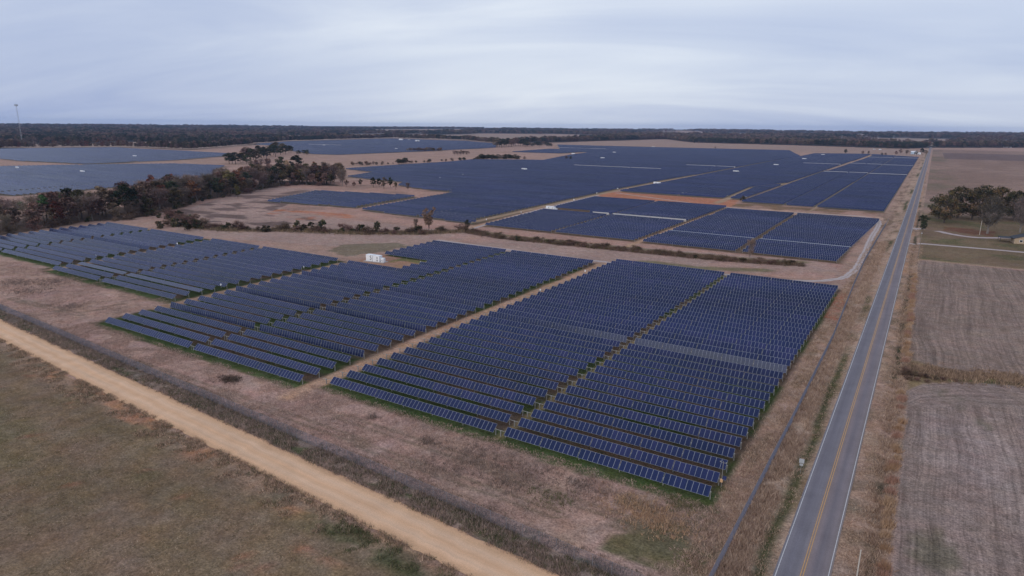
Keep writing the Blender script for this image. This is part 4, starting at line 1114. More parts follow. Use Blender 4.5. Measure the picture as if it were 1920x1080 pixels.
def limbs(m_, H, centers, trunk_r, fork, rg, lean=0.0):
    top = Vector((lean * H, 0, H * fork))
    m_.tube((0, 0, -0.4), top * 0.5, trunk_r, trunk_r * 0.8, 7, cap=False); m_.tube(top * 0.5, top, trunk_r * 0.8, trunk_r * 0.6, 7, cap=False)
    last = Vector((lean * H, 0, H * 0.8)); m_.tube(top, last, trunk_r * 0.6, trunk_r * 0.25, 5, cap=False)
    for c in centers:
        c = Vector(c); t = min(max(c.z / H - 0.22, fork * 0.6), 0.75)
        st = Vector((lean * H * t / 0.8, 0, H * t)); md = (st + c) * 0.5 + Vector((0, 0, -0.05 * H * rg.random()))
        m_.tube(st, md, trunk_r * 0.34, trunk_r * 0.22, 4, cap=False); m_.tube(md, c, trunk_r * 0.22, trunk_r * 0.07, 4, cap=False)
def crown_points(rg, n, H, base, rad, shape='round'):
    pts = []
    while len(pts) < n:
        z = rg.uniform(base, 0.97); t = (z - base) / (0.97 - base)
        if shape == 'round': rr = rad * math.sqrt(max(0.05, 1 - (2 * t - 0.9) ** 2 * 0.95))
        elif shape == 'vase': rr = rad * (0.35 + 0.65 * t) * (1.0 if t < 0.8 else 0.8)
        elif shape == 'cone': rr = rad * (1.05 - t)
        else: rr = rad
        a = rg.uniform(0, 2 * math.pi); q = rr * math.sqrt(rg.uniform(0.05, 1)) * rg.uniform(0.75, 1.1)
        pts.append((q * math.cos(a), q * math.sin(a), z * H))
    return pts
OLIVE = [(0.090, 0.074, 0.034), (0.066, 0.058, 0.029), (0.118, 0.090, 0.042), (0.050, 0.048, 0.025)]
DARK = [(0.030, 0.042, 0.022), (0.040, 0.052, 0.026), (0.024, 0.034, 0.020), (0.052, 0.058, 0.028)]
RUST = [(0.170, 0.070, 0.034), (0.125, 0.060, 0.034), (0.200, 0.092, 0.045), (0.090, 0.052, 0.032)]
BRN = [(0.185, 0.118, 0.082), (0.140, 0.094, 0.070), (0.235, 0.155, 0.108), (0.105, 0.074, 0.056)]
GREY = [(0.200, 0.162, 0.142), (0.150, 0.122, 0.108), (0.250, 0.205, 0.180)]
PNK = [(0.370, 0.225, 0.165), (0.300, 0.185, 0.135), (0.420, 0.265, 0.190)]
PINE = [(0.050, 0.085, 0.030), (0.036, 0.062, 0.024), (0.070, 0.105, 0.038)]
YELO = [(0.150, 0.135, 0.038), (0.110, 0.105, 0.034), (0.180, 0.150, 0.050), (0.075, 0.075, 0.028)]
def make_tree(kind, seed):
    rg = np.random.default_rng(seed); m_ = MB(); bark = M_BARK
    if kind in ('olive', 'dark', 'rust', 'brown', 'yellow', 'pink'):
        H = 17.0; pts = crown_points(rg, 30, H, 0.30, 4.9, 'round' if kind != 'pink' else 'vase')
        rad = rg.uniform(1.1, 2.1, len(pts)); cols = dict(olive=OLIVE, dark=DARK, rust=RUST, brown=BRN, yellow=YELO, pink=PNK)[kind]
        per = {'dark': 52, 'olive': 44, 'yellow': 42, 'rust': 36, 'brown': 34, 'pink': 46}[kind]
        parts = [leaf_cloud(pts, rad, per, 0.62, cols, rg)]
        parts.append(twig_cloud(pts, rad, 14, 1.3, 0.045, BRN, rg))
        limbs(m_, H, pts[:16], 0.30, 0.28, rg, rg.uniform(-.05, .05))
    elif kind == 'bare':
        H = 17.0; pts = crown_points(rg, 30, H, 0.32, 4.6, 'vase'); rad = rg.uniform(1.2, 2.0, len(pts))
        parts = [twig_cloud(pts, rad, 64, 1.7, 0.055, GREY + BRN, rg), leaf_cloud(pts[:12], rad[:12], 8, 0.45, BRN, rg)]
        limbs(m_, H, pts[:24], 0.28, 0.26, rg, rg.uniform(-.05, .05)); bark = M_BARKPALE
    elif kind == 'pine':
        H = 21.0; pts = crown_points(rg, 16, H, 0.66, 4.2, 'round'); rad = rg.uniform(1.2, 2.0, len(pts))
        parts = [leaf_cloud(pts, rad, 62, 0.6, PINE, rg, squash=0.55)]
        limbs(m_, H, pts[:10], 0.32, 0.62, rg, rg.uniform(-.06, .06))
    elif kind == 'oak':
        H = 17.0; pts = crown_points(rg, 58, H, 0.22, 9.0, 'round'); rad = rg.uniform(1.3, 2.5, len(pts))
        parts = [leaf_cloud(pts, rad, 44, 0.62, OLIVE + [(0.045, 0.046, 0.026), (0.13, 0.088, 0.045), (0.036, 0.036, 0.022)], rg), twig_cloud(pts, rad, 10, 1.5, 0.05, BRN, rg)]
        limbs(m_, H, pts[:26], 0.55, 0.2, rg)
    elif kind == 'bareoak':
        H = 17.0; pts = crown_points(rg, 50, H, 0.30, 7.5, 'round'); rad = rg.uniform(1.4, 2.3, len(pts))
        parts = [twig_cloud(pts, rad, 44, 2.0, 0.055, [(0.115, 0.095, 0.083), (0.085, 0.07, 0.062), (0.15, 0.125, 0.108)], rg), leaf_cloud(pts[:20], rad[:20], 10, 0.5, BRN, rg)]
        limbs(m_, H, pts[:34], 0.55, 0.24, rg); bark = M_BARKPALE
    elif kind == 'shrub':
        H = 3.4; pts = crown_points(rg, 12, H, 0.15, 1.7, 'round'); rad = rg.uniform(0.5, 0.95, len(pts))
        parts = [leaf_cloud(pts, rad, 34, 0.36, OLIVE + DARK, rg), twig_cloud(pts, rad, 10, 0.8, 0.03, BRN, rg)]; limbs(m_, H, pts[:8], 0.08, 0.2, rg)
    elif kind == 'brush':
        H = 2.8; pts = crown_points(rg, 12, H, 0.12, 1.9, 'round'); rad = rg.uniform(0.5, 1.0, len(pts))
        parts = [twig_cloud(pts, rad, 44, 0.9, 0.035, BRN + [(0.10, 0.055, 0.045)], rg), leaf_cloud(pts, rad, 10, 0.3, BRN + RUST[3:], rg)]; limbs(m_, H, pts[:8], 0.07, 0.2, rg)
    return H, veg_mesh('crown', parts), m_.mesh('trunk', bark)
KINDS = {}
for k, n in (('olive', 3), ('dark', 3), ('rust', 2), ('brown', 3), ('yellow', 2), ('pink', 2), ('bare', 4), ('pine', 2), ('oak', 3), ('bareoak', 2), ('shrub', 3), ('brush', 3)):
    KINDS[k] = [make_tree(k, 100 + i + 31 * len(KINDS)) for i in range(n)]
first_tree = {}
def plant(kind, x, y, h, lab, cat, name, group=None, wide=1.0):
    H, crown, trunk = KINDS[kind][rng.integers(0, len(KINDS[kind]))]
    s = h / H
    o = thing(name, lab, cat, (x, y, gzf(x, y) - 0.05), rng.uniform(0, 6.28), group)
    o.scale = (s * wide, s * wide, s)
    link('trunk', trunk, o); link('crown', crown, o)
    return o
TN = {'olive': 'olive-green leafy tree', 'dark': 'dark evergreen-looking tree', 'rust': 'rust-leaved tree', 'brown': 'thin brown-leaved tree', 'yellow': 'yellow-green tree', 'pink': 'pinkish-tan tree', 'bare': 'bare grey tree', 'pine': 'tall pine with high crown'}
cnt = {}
def belt_tree(kind, x, y, h, wide=1.0):
    cnt[kind] = cnt.get(kind, 0) + 1
    plant(kind, x, y, h, '%s %s in the tall belt, counting from the frame edge' % (ORD(cnt[kind]), TN[kind]), 'tree', 'tree', 'trees in the belt behind the panels', wide)
bs = np.concatenate([[0], np.cumsum(np.hypot(np.diff(bx), np.diff(by)))])
cand = []
for row, (ox, oy) in enumerate([(-3, 2), (-16, 8), (-30, 14), (-46, 20)]):
    s = 4.0 * row
    while s < bs[-1]:
        x = np.interp(s, bs, bx) + ox + rng.normal(0, 2.2); y = np.interp(s, bs, by) + oy + rng.normal(0, 2.2)
        px, _ = project(x, y, 8.0)
        cand.append((px, x, y, row)); s += rng.uniform(7.0, 11.5) * (1.1 if row else 1.0)
cand.sort()
for px, x, y, row in cand:
    if px < -60 or px > 655: continue
    r = rng.random()
    thin = px < 60
    if px < 130: kind = 'bare' if r < .5 else 'brown' if r < .8 else 'dark' if r < .9 else 'rust'
    elif px < 260: kind = 'brown' if r < .45 else 'bare' if r < .82 else 'olive' if r < .94 else 'dark'
    elif px < 420: kind = 'brown' if r < .33 else 'olive' if r < .47 else 'dark' if r < .56 else 'bare' if r < .9 else 'rust'
    elif px < 545: kind = 'brown' if r < .3 else 'bare' if r < .5 else 'olive' if r < .75 else 'rust' if r < .85 else 'dark'
    else: kind = 'brown' if r < .4 else 'olive' if r < .6 else 'bare' if r < .88 else 'rust'
    h = rng.uniform(13.0, 21.0) * (0.82 if row == 0 else 1.0) * (0.8 if thin else 1.0)
    belt_tree(kind, x, y, h, rng.uniform(1.2, 1.6))
def at_base(px, py): return P(px, py)
for kind, px, py, h, w in [('pine', 84, 424, 19, 1.0), ('pine', 45, 420, 14, 0.8), ('rust', 112, 424, 15, 1.1), ('rust', 340, 380, 12, 1.0), ('yellow', 432, 364, 21, 1.05), ('pine', 118, 412, 18, .9),
                           ('rust', 285, 372, 19, 1.0), ('rust', 322, 366, 19, 0.9), ('pink', 540, 326, 17, 1.2), ('dark', 528, 325, 21, 1.3), ('dark', 556, 323, 22, 1.3), ('rust', 590, 328, 16, 1.1), ('yellow', 446, 372, 12, .8)]:
    x, y = P(px, py); belt_tree(kind, x, y, h, w)
nsh = {}
def shrub(kind, px, py, h, where, wide=1.2):
    x, y = P(px, py) if px is not None else py
    w_ = {'shrub': 'green-brown shrub', 'brush': 'bare brown brush'}[kind]
    key = (w_, where); nsh[key] = nsh.get(key, 0) + 1
    plant(kind, x, y, h, '%s %s along %s' % (ORD(nsh[key]), w_, where), 'shrub', 'shrub', 'shrubs along ' + where, wide)
for k in range(30):
    x, y = P(rng.uniform(500, 648), rng.uniform(330, 347)); r = rng.random()
    belt_tree('brown' if r < .45 else 'bare' if r < .7 else 'olive' if r < .9 else 'rust', x, y, rng.uniform(13, 19), rng.uniform(1.1, 1.5))
# understorey before the belt
s = 2.0
while s < bs[-1] - 25:
    x = np.interp(s, bs, bx) + rng.normal(3, 2); y = np.interp(s, bs, by) - rng.uniform(-1, 4)
    shrub('brush' if rng.random() < 0.6 else 'shrub', None, (x, y), rng.uniform(2.5, 5), 'the foot of the tree belt', 1.3); s += rng.uniform(9, 15)
# brush belt behind the front blocks
hx_, hy_ = np.array([p[0] for p in HEDGE]), np.array([p[1] for p in HEDGE]); hs = np.concatenate([[0], np.cumsum(np.hypot(np.diff(hx_), np.diff(hy_)))])
s = 0
while s < hs[-1]:
    shrub('brush' if rng.random() < 0.55 else 'shrub', None, (np.interp(s, hs, hx_) + rng.normal(0, 3), np.interp(s, hs, hy_) + rng.normal(0, 3.5)), rng.uniform(2.0, 4.2), 'the brush strip', 1.4)
    s += rng.uniform(2.6, 5.0)
for px, py, h in [(352, 432, 6), (560, 432, 5.5), (585, 432, 5), (603, 431, 6), (680, 436, 5.5), (708, 432, 5), (300, 428, 5), (330, 425, 6)]: shrub('shrub', px, py, h, 'the brush strip', 1.0)
for k in range(22):
    q = rng.random(); shrub('brush' if rng.random() < .8 else 'shrub', 262 + 120 * q, 396 + 34 * q - rng.uniform(0, 12) + 4, rng.uniform(2.8, 5.5), 'the brushy corner behind the left block', 1.3)
dx_, dy_ = np.array([p[0] for p in DITCH]), np.array([p[1] for p in DITCH]); ds = np.concatenate([[0], np.cumsum(np.hypot(np.diff(dx_), np.diff(dy_)))])
s = 0
while s < ds[-1]:
    shrub('brush' if rng.random() < 0.85 else 'shrub', None, (np.interp(s, ds, dx_) + rng.normal(0, 1.5), np.interp(s, ds, dy_) + rng.normal(0, 1.6)), rng.uniform(1.5, 2.6), 'the weedy ditch', 1.7)
    s += rng.uniform(2.6, 4.4)
x, y = P(804, 436); plant('pink', x, y, 14.5, 'tan-leaved tree standing tall in the brush strip', 'tree', 'tree', None, 0.95)
x, y = P(780, 434); plant('bare', x, y, 7.5, 'short bare tree beside the tan-leaved tree', 'tree', 'tree', None, 0.9)
x, y = P(876, 432); plant('dark', x, y, 6.5, 'small dark round tree where the back lane meets the brush', 'tree', 'tree', None, 1.0)
x, y = P(1406, 487); plant('bare', x, y, 10.5, 'bare tree in the weedy ditch before the rear panels', 'tree', 'tree', None, 0.8)
x, y = P(1392, 377); plant('shrub', x, y, 4.5, 'dark green bush at the lane corner by the rear block', 'shrub', 'shrub')
# clumps in the middle distance
ck = 0
for px, py, kind, h in [(430, 307, 'dark', 12), (442, 308, 'dark', 13), (452, 305, 'olive', 13), (463, 308, 'dark', 12), (470, 300, 'dark', 14), (480, 302, 'olive', 15), (490, 297, 'dark', 15), (500, 298, 'dark', 16), (508, 293, 'olive', 16),
                        (517, 294, 'dark', 16), (526, 290, 'olive', 15), (535, 289, 'dark', 14), (542, 287, 'dark', 13), (560, 291, 'dark', 7), (570, 290, 'dark', 7), (576, 291, 'olive', 6), (460, 300, 'brown', 15), (485, 292, 'olive', 17), (515, 287, 'olive', 17),
                        (470, 312, 'brown', 7), (480, 313, 'brown', 7), (490, 312, 'bare', 8), (500, 311, 'brown', 7)]:
    for dxx in ((0, 1) if ck % 3 == 0 else (0,)):
        ck += 1; x, y = P(px + dxx * rng.uniform(2, 6), py - dxx * rng.uniform(0, 3)); plant(kind, x, y, h * rng.uniform(1.15, 1.5), '%s tree from the near end of the dark clump between the blue fields' % ORD(ck), 'tree', 'tree', 'trees of the dark clump', 1.7)
ck = 0
for px in np.arange(932, 1036, 4.4):
    ck += 1; x, y = P(px, 277 - 1.5 * math.sin((px - 930) / 34) - rng.uniform(0, 3)); kind = 'dark' if rng.random() < .6 else 'brown'
    plant(kind, x, y, rng.uniform(19, 26) * (0.55 if px > 985 else 1.0), '%s tree of the island wood amid the far panels' % ORD(ck), 'tree', 'tree', 'trees of the island wood', 2.3)
for px, py, h, kind in [(700, 352, 10, 'dark'), (711, 351, 9, 'dark'), (720, 354, 11, 'brown'), (732, 352, 10, 'dark'), (742, 356, 7, 'olive'), (765, 358, 8, 'bare'), (650, 350, 7, 'brown'), (664, 352, 6, 'brown'), (676, 349, 7, 'dark')]:
    ck += 1; x, y = P(px, py); plant(kind, x, y, h, '%s small tree at the bare notch in the blue rows' % ORD(ck - 24), 'tree', 'tree', 'small trees at the notch', 1.1)
k_ = 0
for px in sorted(list(rng.uniform(646, 780, 22)) + list(rng.uniform(780, 895, 20)) + list(rng.uniform(895, 992, 30)) + [752, 757, 762, 700, 706]):
    k_ += 1; py = np.interp(px, [640, 740, 880, 990], [312, 309, 301, 300]) - rng.uniform(0, 1.5)
    x, y = P(px, py); big = px > 895 or abs(px - 755) < 9
    plant('dark' if rng.random() < .5 else 'brown', x, y, rng.uniform(6, 11) if big else rng.uniform(2.5, 6.5), '%s bush of the thin hedgerow by the bare tan strip' % ORD(k_), 'shrub', 'shrub', 'bushes of the thin hedgerow', 2.2)
for i, px in enumerate(sorted(list(rng.uniform(760, 830, 24)) + [852, 858, 864, 869, 876])):
    x, y = P(px, (284 if px < 840 else 291) - rng.uniform(0, 1.2)); plant('brown' if i % 3 else 'bare', x, y, rng.uniform(6, 10), '%s brown scrub bush on the tan finger' % ORD(i + 1), 'shrub', 'shrub', 'scrub bushes on the tan finger', 2.4)
for i, (px, py, h) in enumerate([(1585, 289, 12), (1617, 290, 9), (1628, 290, 9), (1653, 292, 7), (1660, 292, 7), (1680, 291, 10), (1688, 288, 12), (1700, 290, 12), (1718, 292, 12), (1728, 289, 15), (1735, 291, 13), (1341, 279, 7), (1302, 269, 9), (1310, 269, 9), (1062, 299, 8), (1070, 299, 7)]):
    x, y = P(px, py); plant('rust' if px in (1680, 1688) else 'brown' if i % 3 else 'dark', x, y, h, '%s tall shrub along the far edge of the panels' % ORD(i + 1), 'shrub', 'shrub', 'tall shrubs at the far edge', 1.4)
# oaks round the lawn at the right
for px, py, h, kind, lab, w in [(1770, 418, 15, 'oak', 'dark broad oak at the road end of the lawn grove', 0.95), (1795, 408, 17, 'oak', 'big dark oak second from the road in the grove', 1.0), (1822, 412, 16, 'oak', 'olive oak behind the bare oak', 0.95),
        (1851, 438, 17, 'bareoak', 'bare spreading oak on the lawn behind the pale pole', 0.85), (1872, 408, 17, 'oak', 'olive oak behind and beyond the bare oak', 0.95), (1900, 414, 16, 'oak', 'dark oak partly cut by the frame edge', 0.9),
        (1912, 436, 17, 'bareoak', 'pale-trunked bare oak by the house', 0.75), (1760, 410, 11, 'oak', 'low dark oak at the grove corner nearest the road', 0.9), (1845, 404, 17, 'oak', 'oak at the back of the grove', 1.0), (1935, 415, 17, 'oak', 'oak just past the frame edge', 1.0)]:
    x, y = P(px, py); plant(kind, x, y, h * 1.28, lab, 'tree', 'tree', None, w * 1.12)
for px, py, h, kind, lab in [(1730, 434, 6.0, 'dark', 'dark green tree by the ditch beside the lamp pole'), (1733, 425, 7.5, 'dark', 'taller dark tree behind the lamp pole'), (1727, 420, 6, 'dark', 'small dark tree nearest the road edge'), (1864, 419, 4.5, 'rust', 'small red-leaved tree beside the bare oak trunk')]:
    x, y = P(px, py); plant(kind, x, y, h, lab, 'tree', 'tree', None, 1.2)
for px, py, h in [(1692, 702, 1.6), (1699, 700, 2.0), (1707, 704, 1.7), (1716, 705, 1.5), (1727, 706, 1.4), (1738, 709, 1.3), (1752, 711, 1.3), (1768, 713, 1.2), (1790, 715, 1.0), (1702, 712, 1.4), (1720, 714, 1.2), (1740, 717, 1.1)]:
    shrub('brush', px, py, h * 0.8, 'the ditch between the two worked fields', 1.3)
for px, py, h in [(432, 711, 0.75), (441, 713, 0.65), (425, 713, 0.6), (433, 714, 0.5)]: shrub('brush', px, py, h, 'the dark patch before the middle block', 2.4)

# far woods: one mass, instanced crowns on scattered points
def far_woods():
    pts = []; rr0 = 560.0
    n = 90000
    rgw = np.random.default_rng(5)
    u = rgw.random(n); r = 560 * (9600 / 560) ** (u ** 0.80); a = rgw.uniform(R(-78), R(13), n)
    x = r * np.sin(a); y = r * np.cos(a)
    ok = in_poly(x, y, woodpoly)
    for pl in OPEN: ok &= ~in_poly(x, y, pl)
    for pl in FARPOLY: ok &= ~in_poly(x, y, pl)
    ok &= ~((np.abs(x + 7.5) < 14) & (y < 3100))
    clear = (fbm(x, y * 0.5, 700, 61) > 0.60) & (r > 1700)
    ok &= ~clear
    x, y, r = x[ok], y[ok], r[ok]
    # full density right along the near edge
    ex, ey = [], []
    for (x1, y1), (x2, y2) in zip(WOODL[:-1], WOODL[1:]):
        L = math.hypot(x2 - x1, y2 - y1); k = int(L / 7) * 3
        t = rgw.random(k); dd = rgw.uniform(2, 40, k)
        px, py = x1 + t * (x2 - x1), y1 + t * (y2 - y1); q = np.hypot(px, py)
        ex.append(px * (1 + dd / q)); ey.append(py * (1 + dd / q))
    ex = np.concatenate(ex); ey = np.concatenate(ey); kk = ~((np.abs(ex + 7.5) < 14))
    for pl in OPEN: kk &= ~in_poly(ex, ey, pl)
    x = np.concatenate([x, ex[kk]]); y = np.concatenate([y, ey[kk]])
    z = gz(x, y)
    r = np.hypot(x, y)
    me = bpy.data.meshes.new('distant_woods'); me.vertices.add(len(x)); me.vertices.foreach_set('co', np.stack([x, y, z - 0.5], 1).astype(np.float32).ravel())
    sc = rgw.uniform(0.6, 1.2, len(x)) * (0.72 + 0.56 * fbm(x, y, 140, 83)) * (1 + sst(1500, 5000, r) * 0.25)
    at = me.attributes.new('size', 'FLOAT', 'POINT'); at.data.foreach_set('value', sc.astype(np.float32))
    wv = 1 + sst(1200, 5000, r) * 1.1
    at = me.attributes.new('wide', 'FLOAT', 'POINT'); at.data.foreach_set('value', (sc * wv).astype(np.float32))
    patch = fbm(x, y, 260, 71)
    sel = rgw.random(len(x)) * 0.55 + (patch - 0.5) * 1.5 + 0.22
    idx = np.clip(sel * 7, 0, 6.99).astype(np.int32)
    at = me.attributes.new('pick', 'INT', 'POINT'); at.data.foreach_set('value', idx)
    ob = link('distant_woods', me, kind='stuff')
    ng = bpy.data.node_groups.new('scatter_woods', 'GeometryNodeTree')
    ng.interface.new_socket('Geometry', in_out='INPUT', socket_type='NodeSocketGeometry'); ng.interface.new_socket('Geometry', in_out='OUTPUT', socket_type='NodeSocketGeometry')
    N, Lk = ng.nodes, ng.links
    gi = N.new('NodeGroupInput'); go = N.new('NodeGroupOutput')
    gi_ = N.new('GeometryNodeGeometryToInstance')
    # the crowns are the meshes of trees that stand in the scene
    order = ['dark', 'dark', 'olive', 'brown', 'brown', 'bare', 'rust']
    objs = {}
    for o in bpy.data.objects:
        if o.type == 'MESH' and o.name.startswith('crown'): objs.setdefault(o.data.name, o)
    srcs = []
    for i, k in enumerate(order):
        _, cm, _ = KINDS[k][i % len(KINDS[k])]
        srcs.append(objs.get(cm.name))
    for o in reversed([s for s in srcs]):
        oi = N.new('GeometryNodeObjectInfo'); oi.transform_space = 'ORIGINAL'; oi.inputs['Object'].default_value = o; oi.inputs['As Instance'].default_value = True
        Lk.new(oi.outputs['Geometry'], gi_.inputs[0]) if False else None
        srcs_nodes.append(oi)
    jn = N.new('GeometryNodeJoinGeometry')
    for oi in srcs_nodes: Lk.new(oi.outputs['Geometry'], jn.inputs[0])
    ip = N.new('GeometryNodeInstanceOnPoints')
    Lk.new(gi.outputs[0], ip.inputs['Points']); Lk.new(jn.outputs[0], ip.inputs['Instance'])
    ip.inputs['Pick Instance'].default_value = True
    def attr(nm, tp):
        a = N.new('GeometryNodeInputNamedAttribute'); a.data_type = tp; a.inputs['Name'].default_value = nm; return a.outputs[0]
    Lk.new(attr('pick', 'INT'), ip.inputs['Instance Index'])
    cx_ = N.new('ShaderNodeCombineXYZ'); wd = attr('wide', 'FLOAT'); Lk.new(wd, cx_.inputs[0]); Lk.new(wd, cx_.inputs[1]); Lk.new(attr('size', 'FLOAT'), cx_.inputs[2])
    Lk.new(cx_.outputs[0], ip.inputs['Scale'])
    rv = N.new('FunctionNodeRandomValue'); rv.data_type = 'FLOAT'; rv.inputs[2].default_value = 0.0; rv.inputs[3].default_value = 6.28
    rc = N.new('ShaderNodeCombineXYZ'); Lk.new(rv.outputs[1], rc.inputs[2])
    Lk.new(rc.outputs[0], ip.inputs['Rotation'])
    Lk.new(ip.outputs[0], go.inputs[0])
    md = ob.modifiers.new('scatter', 'NODES'); md.node_group = ng
    ob['label'] = 'dark mass of mixed woodland reaching the horizon'; ob['category'] = 'woodland'
    print('woods', len(x))
srcs_nodes = []
far_woods()

# ------------------------------------------------------------------ grass and weeds (countless blades)
def blades(name, x, y, h, cols, per=5, spread=0.25, w=0.05, lean=0.35, label=None, seed=1):
    rg = np.random.default_rng(seed); n = len(x) * per
    X_ = np.repeat(x, per) + rg.normal(0, spread, n); Y_ = np.repeat(y, per) + rg.normal(0, spread, n)
    Hh = np.repeat(h, per) * rg.uniform(0.55, 1.2, n); C = np.repeat(cols, per, 0) * rg.uniform(0.72, 1.28, n)[:, None]
    Z_ = gz(X_, Y_) - 0.03
    a = rg.uniform(0, 2 * np.pi, n); dx, dy = np.cos(a) * w, np.sin(a) * w
    lx, ly = rg.normal(0, lean, n) * Hh, rg.normal(0, lean, n) * Hh
    V = np.stack([np.stack([X_ - dx, Y_ - dy, Z_], 1), np.stack([X_ + dx, Y_ + dy, Z_], 1), np.stack([X_ + lx, Y_ + ly, Z_ + Hh], 1)], 1).reshape(-1, 3)
    me = np_mesh(name, V, np.arange(len(V)).reshape(-1, 3), 3, M_GRASS)
    set_color(me, 'tint', np.repeat(C, 3, 0))
    ob = link(name, me, kind='stuff')
    if label: ob['label'] = label
    return ob
def pick(cols, n, rg): cols = np.array(cols); return cols[rg.integers(0, len(cols), n)]
rg = np.random.default_rng(21)
def region(n, x0, x1, y0, y1, power=1.0):
    x = rg.uniform(x0, x1, n); y = y0 + (y1 - y0) * rg.random(n) ** power; return x, y
SC = [(0.46, 0.325, 0.235), (0.41, 0.285, 0.205), (0.52, 0.375, 0.275), (0.36, 0.245, 0.18), (0.30, 0.20, 0.145)]
# tall straw grass between the fence and the paved road
x, y = region(15000, -22.8, -11.4, 72, 420, 1.8)
keep = (np.abs(x - FENCE_X) > 0.25) & (rg.random(len(x)) < np.where(x < -18, 0.55, np.where(x < -14.2, 1.0, np.where(x < -12, 0.35, 0.12)))) & (fbm(x, y, 5, 3) > 0.33)
x, y = x[keep], y[keep]; hh = np.where(x < -18, rg.uniform(0.35, 0.7, len(x)), np.where(x < -14.2, rg.uniform(0.6, 1.25, len(x)), rg.uniform(0.2, 0.45, len(x))))
blades('tall_grass', x, y, hh, pick(SC, len(x), rg), 8, 0.30, 0.05, 0.38, 'tall straw-coloured grass beside the paved road', 1)
# verge right of the road
x, y = region(9000, -3.7, 2.6, 72, 420, 1.8); keep = (fbm(x, y, 3.5, 8) > 0.42); x, y = x[keep], y[keep]
near_ditch = np.exp(-((x - 1.0 + 0.006 * y) / 1.3) ** 2)
blades('verge_grass', x, y, 0.22 + 0.75 * near_ditch * rg.uniform(0.5, 1.2, len(x)), pick(SC, len(x), rg), 7, 0.28, 0.05, 0.4, 'dry verge grass along the ditch by the worked fields', 2)
# big straw clumps on the field side of the ditch
yy = np.concatenate([np.arange(88, 175, 2.1) + rg.normal(0, .8, len(np.arange(88, 175, 2.1))), np.arange(200, 330, 2.8)])
xx = 2.0 - 0.0068 * (yy - 100) + rg.normal(0, .25, len(yy)); kp = rg.random(len(yy)) < .75; xx, yy = xx[kp], yy[kp]
blades('straw_clumps', xx, yy, rg.uniform(0.8, 1.5, len(xx)), pick([(0.45, 0.30, 0.19), (0.40, 0.25, 0.15), (0.38, 0.22, 0.16)], len(xx), rg), 160, 0.42, 0.05, 0.32, 'pale straw clumps on the field edge of the ditch', 3)
# weeds both sides of the fence along the dirt road
n = 26000; x = -20 - 330 * rg.random(n) ** 1.35; v = rg.random(n)
y = dirt_u(x) - 0.25 + v * 7.9
keep = (fbm(x, y, 4, 14) > 0.36) & (v < 0.55 + 0.6 * rg.random(n)); x, y, v = x[keep], y[keep], v[keep]
WD = [(0.27, 0.195, 0.155), (0.34, 0.245, 0.195), (0.19, 0.14, 0.105), (0.13, 0.125, 0.065), (0.42, 0.30, 0.235)]
blades('fence_weeds', x, y, np.where(v < .6, rg.uniform(.25, .8, len(x)), rg.uniform(.2, .5, len(x))), pick(WD, len(x), rg), 6, 0.28, 0.045, 0.4, 'brown and green weeds along the fence by the dirt road', 4)
# field margin below the dirt road
n = 20000; x = -12 - 230 * rg.random(n); dl_ = rg.random(n) ** 1.4 * 6.5; y = dirt_l(x) - dl_ + 0.25
keep = fbm(x, y, 2.6, 19, 3) > 0.44 + 0.02 * dl_; x, y, dl_ = x[keep], y[keep], dl_[keep]
gr = (x > -72) & (dl_ > 1.5)
cc = pick([(0.56, 0.39, 0.275), (0.46, 0.31, 0.215), (0.38, 0.25, 0.175), (0.26, 0.185, 0.125), (0.14, 0.13, 0.07)], len(x), rg)
cc[gr] = pick([(0.095, 0.105, 0.048), (0.12, 0.125, 0.058), (0.20, 0.165, 0.095)], int(gr.sum()), rg)
blades('margin_grass', x, y, rg.uniform(0.2, 0.6, len(x)), cc, 6, 0.25, 0.045, 0.45, 'rough grass on the field margin below the dirt road', 5)
# short dry sward before the panels, thinning upslope
n = 42000; x = -20 - 330 * rg.random(n) ** 1.2; y = FENCE_Y(x) + rg.random(n) * (np.where(x > -119, 100.5, np.where(x > -218, 97, 126)) - FENCE_Y(x))
keep = fbm(x, y, 6, 31, 3) + 0.12 * rg.random(len(x)) > 0.50; x, y = x[keep], y[keep]
blades('dry_sward', x, y, rg.uniform(0.12, 0.42, len(x)), pick([(0.46, 0.31, 0.24), (0.38, 0.255, 0.20), (0.54, 0.375, 0.295), (0.28, 0.19, 0.15)], len(x), rg), 5, 0.3, 0.045, 0.8, 'short dry grass in front of the solar rows', 6)
# clumps of dead weeds standing in the strip
px_l = [(432, 712, 2.2, 0), (700, 782, 1.0, 0), (805, 829, 1.6, 0), (848, 872, 3.5, 0), (905, 850, 3.5, 0), (985, 885, 3.8, 0), (940, 905, 2.6, 0), (1035, 935, 2.2, 1), (1185, 945, 3.0, 2), (1215, 965, 3.4, 2), (1245, 985, 2.8, 2), (1100, 915, 3.0, 0), (130, 575, 3, 0), (60, 545, 5, 0), (30, 530, 5, 0), (100, 530, 5, 0), (1280, 950, 2.0, 1)]
cxs, cys, chs, ccs = [], [], [], []
for px, py, rd, tn in px_l:
    x0_, y0_ = P(px, py); k = int((90 if px == 432 else 55) * rd); rd = rd if px == 432 else rd * 1.35
    cxs.append(x0_ + rg.normal(0, rd * 0.75, k)); cys.append(y0_ + rg.normal(0, rd * 0.5, k)); chs.append(rg.uniform(0.3, 0.8, k))
    ccs.append(pick([[(0.13, 0.095, 0.08), (0.22, 0.16, 0.13), (0.10, 0.078, 0.062)] if px == 432 else [(0.24, 0.175, 0.145), (0.32, 0.23, 0.185), (0.18, 0.135, 0.108)], [(0.16, 0.15, 0.075), (0.12, 0.12, 0.055), (0.24, 0.19, 0.11)], [(0.46, 0.29, 0.175), (0.38, 0.235, 0.145), (0.52, 0.34, 0.21)]][tn], k, rg))
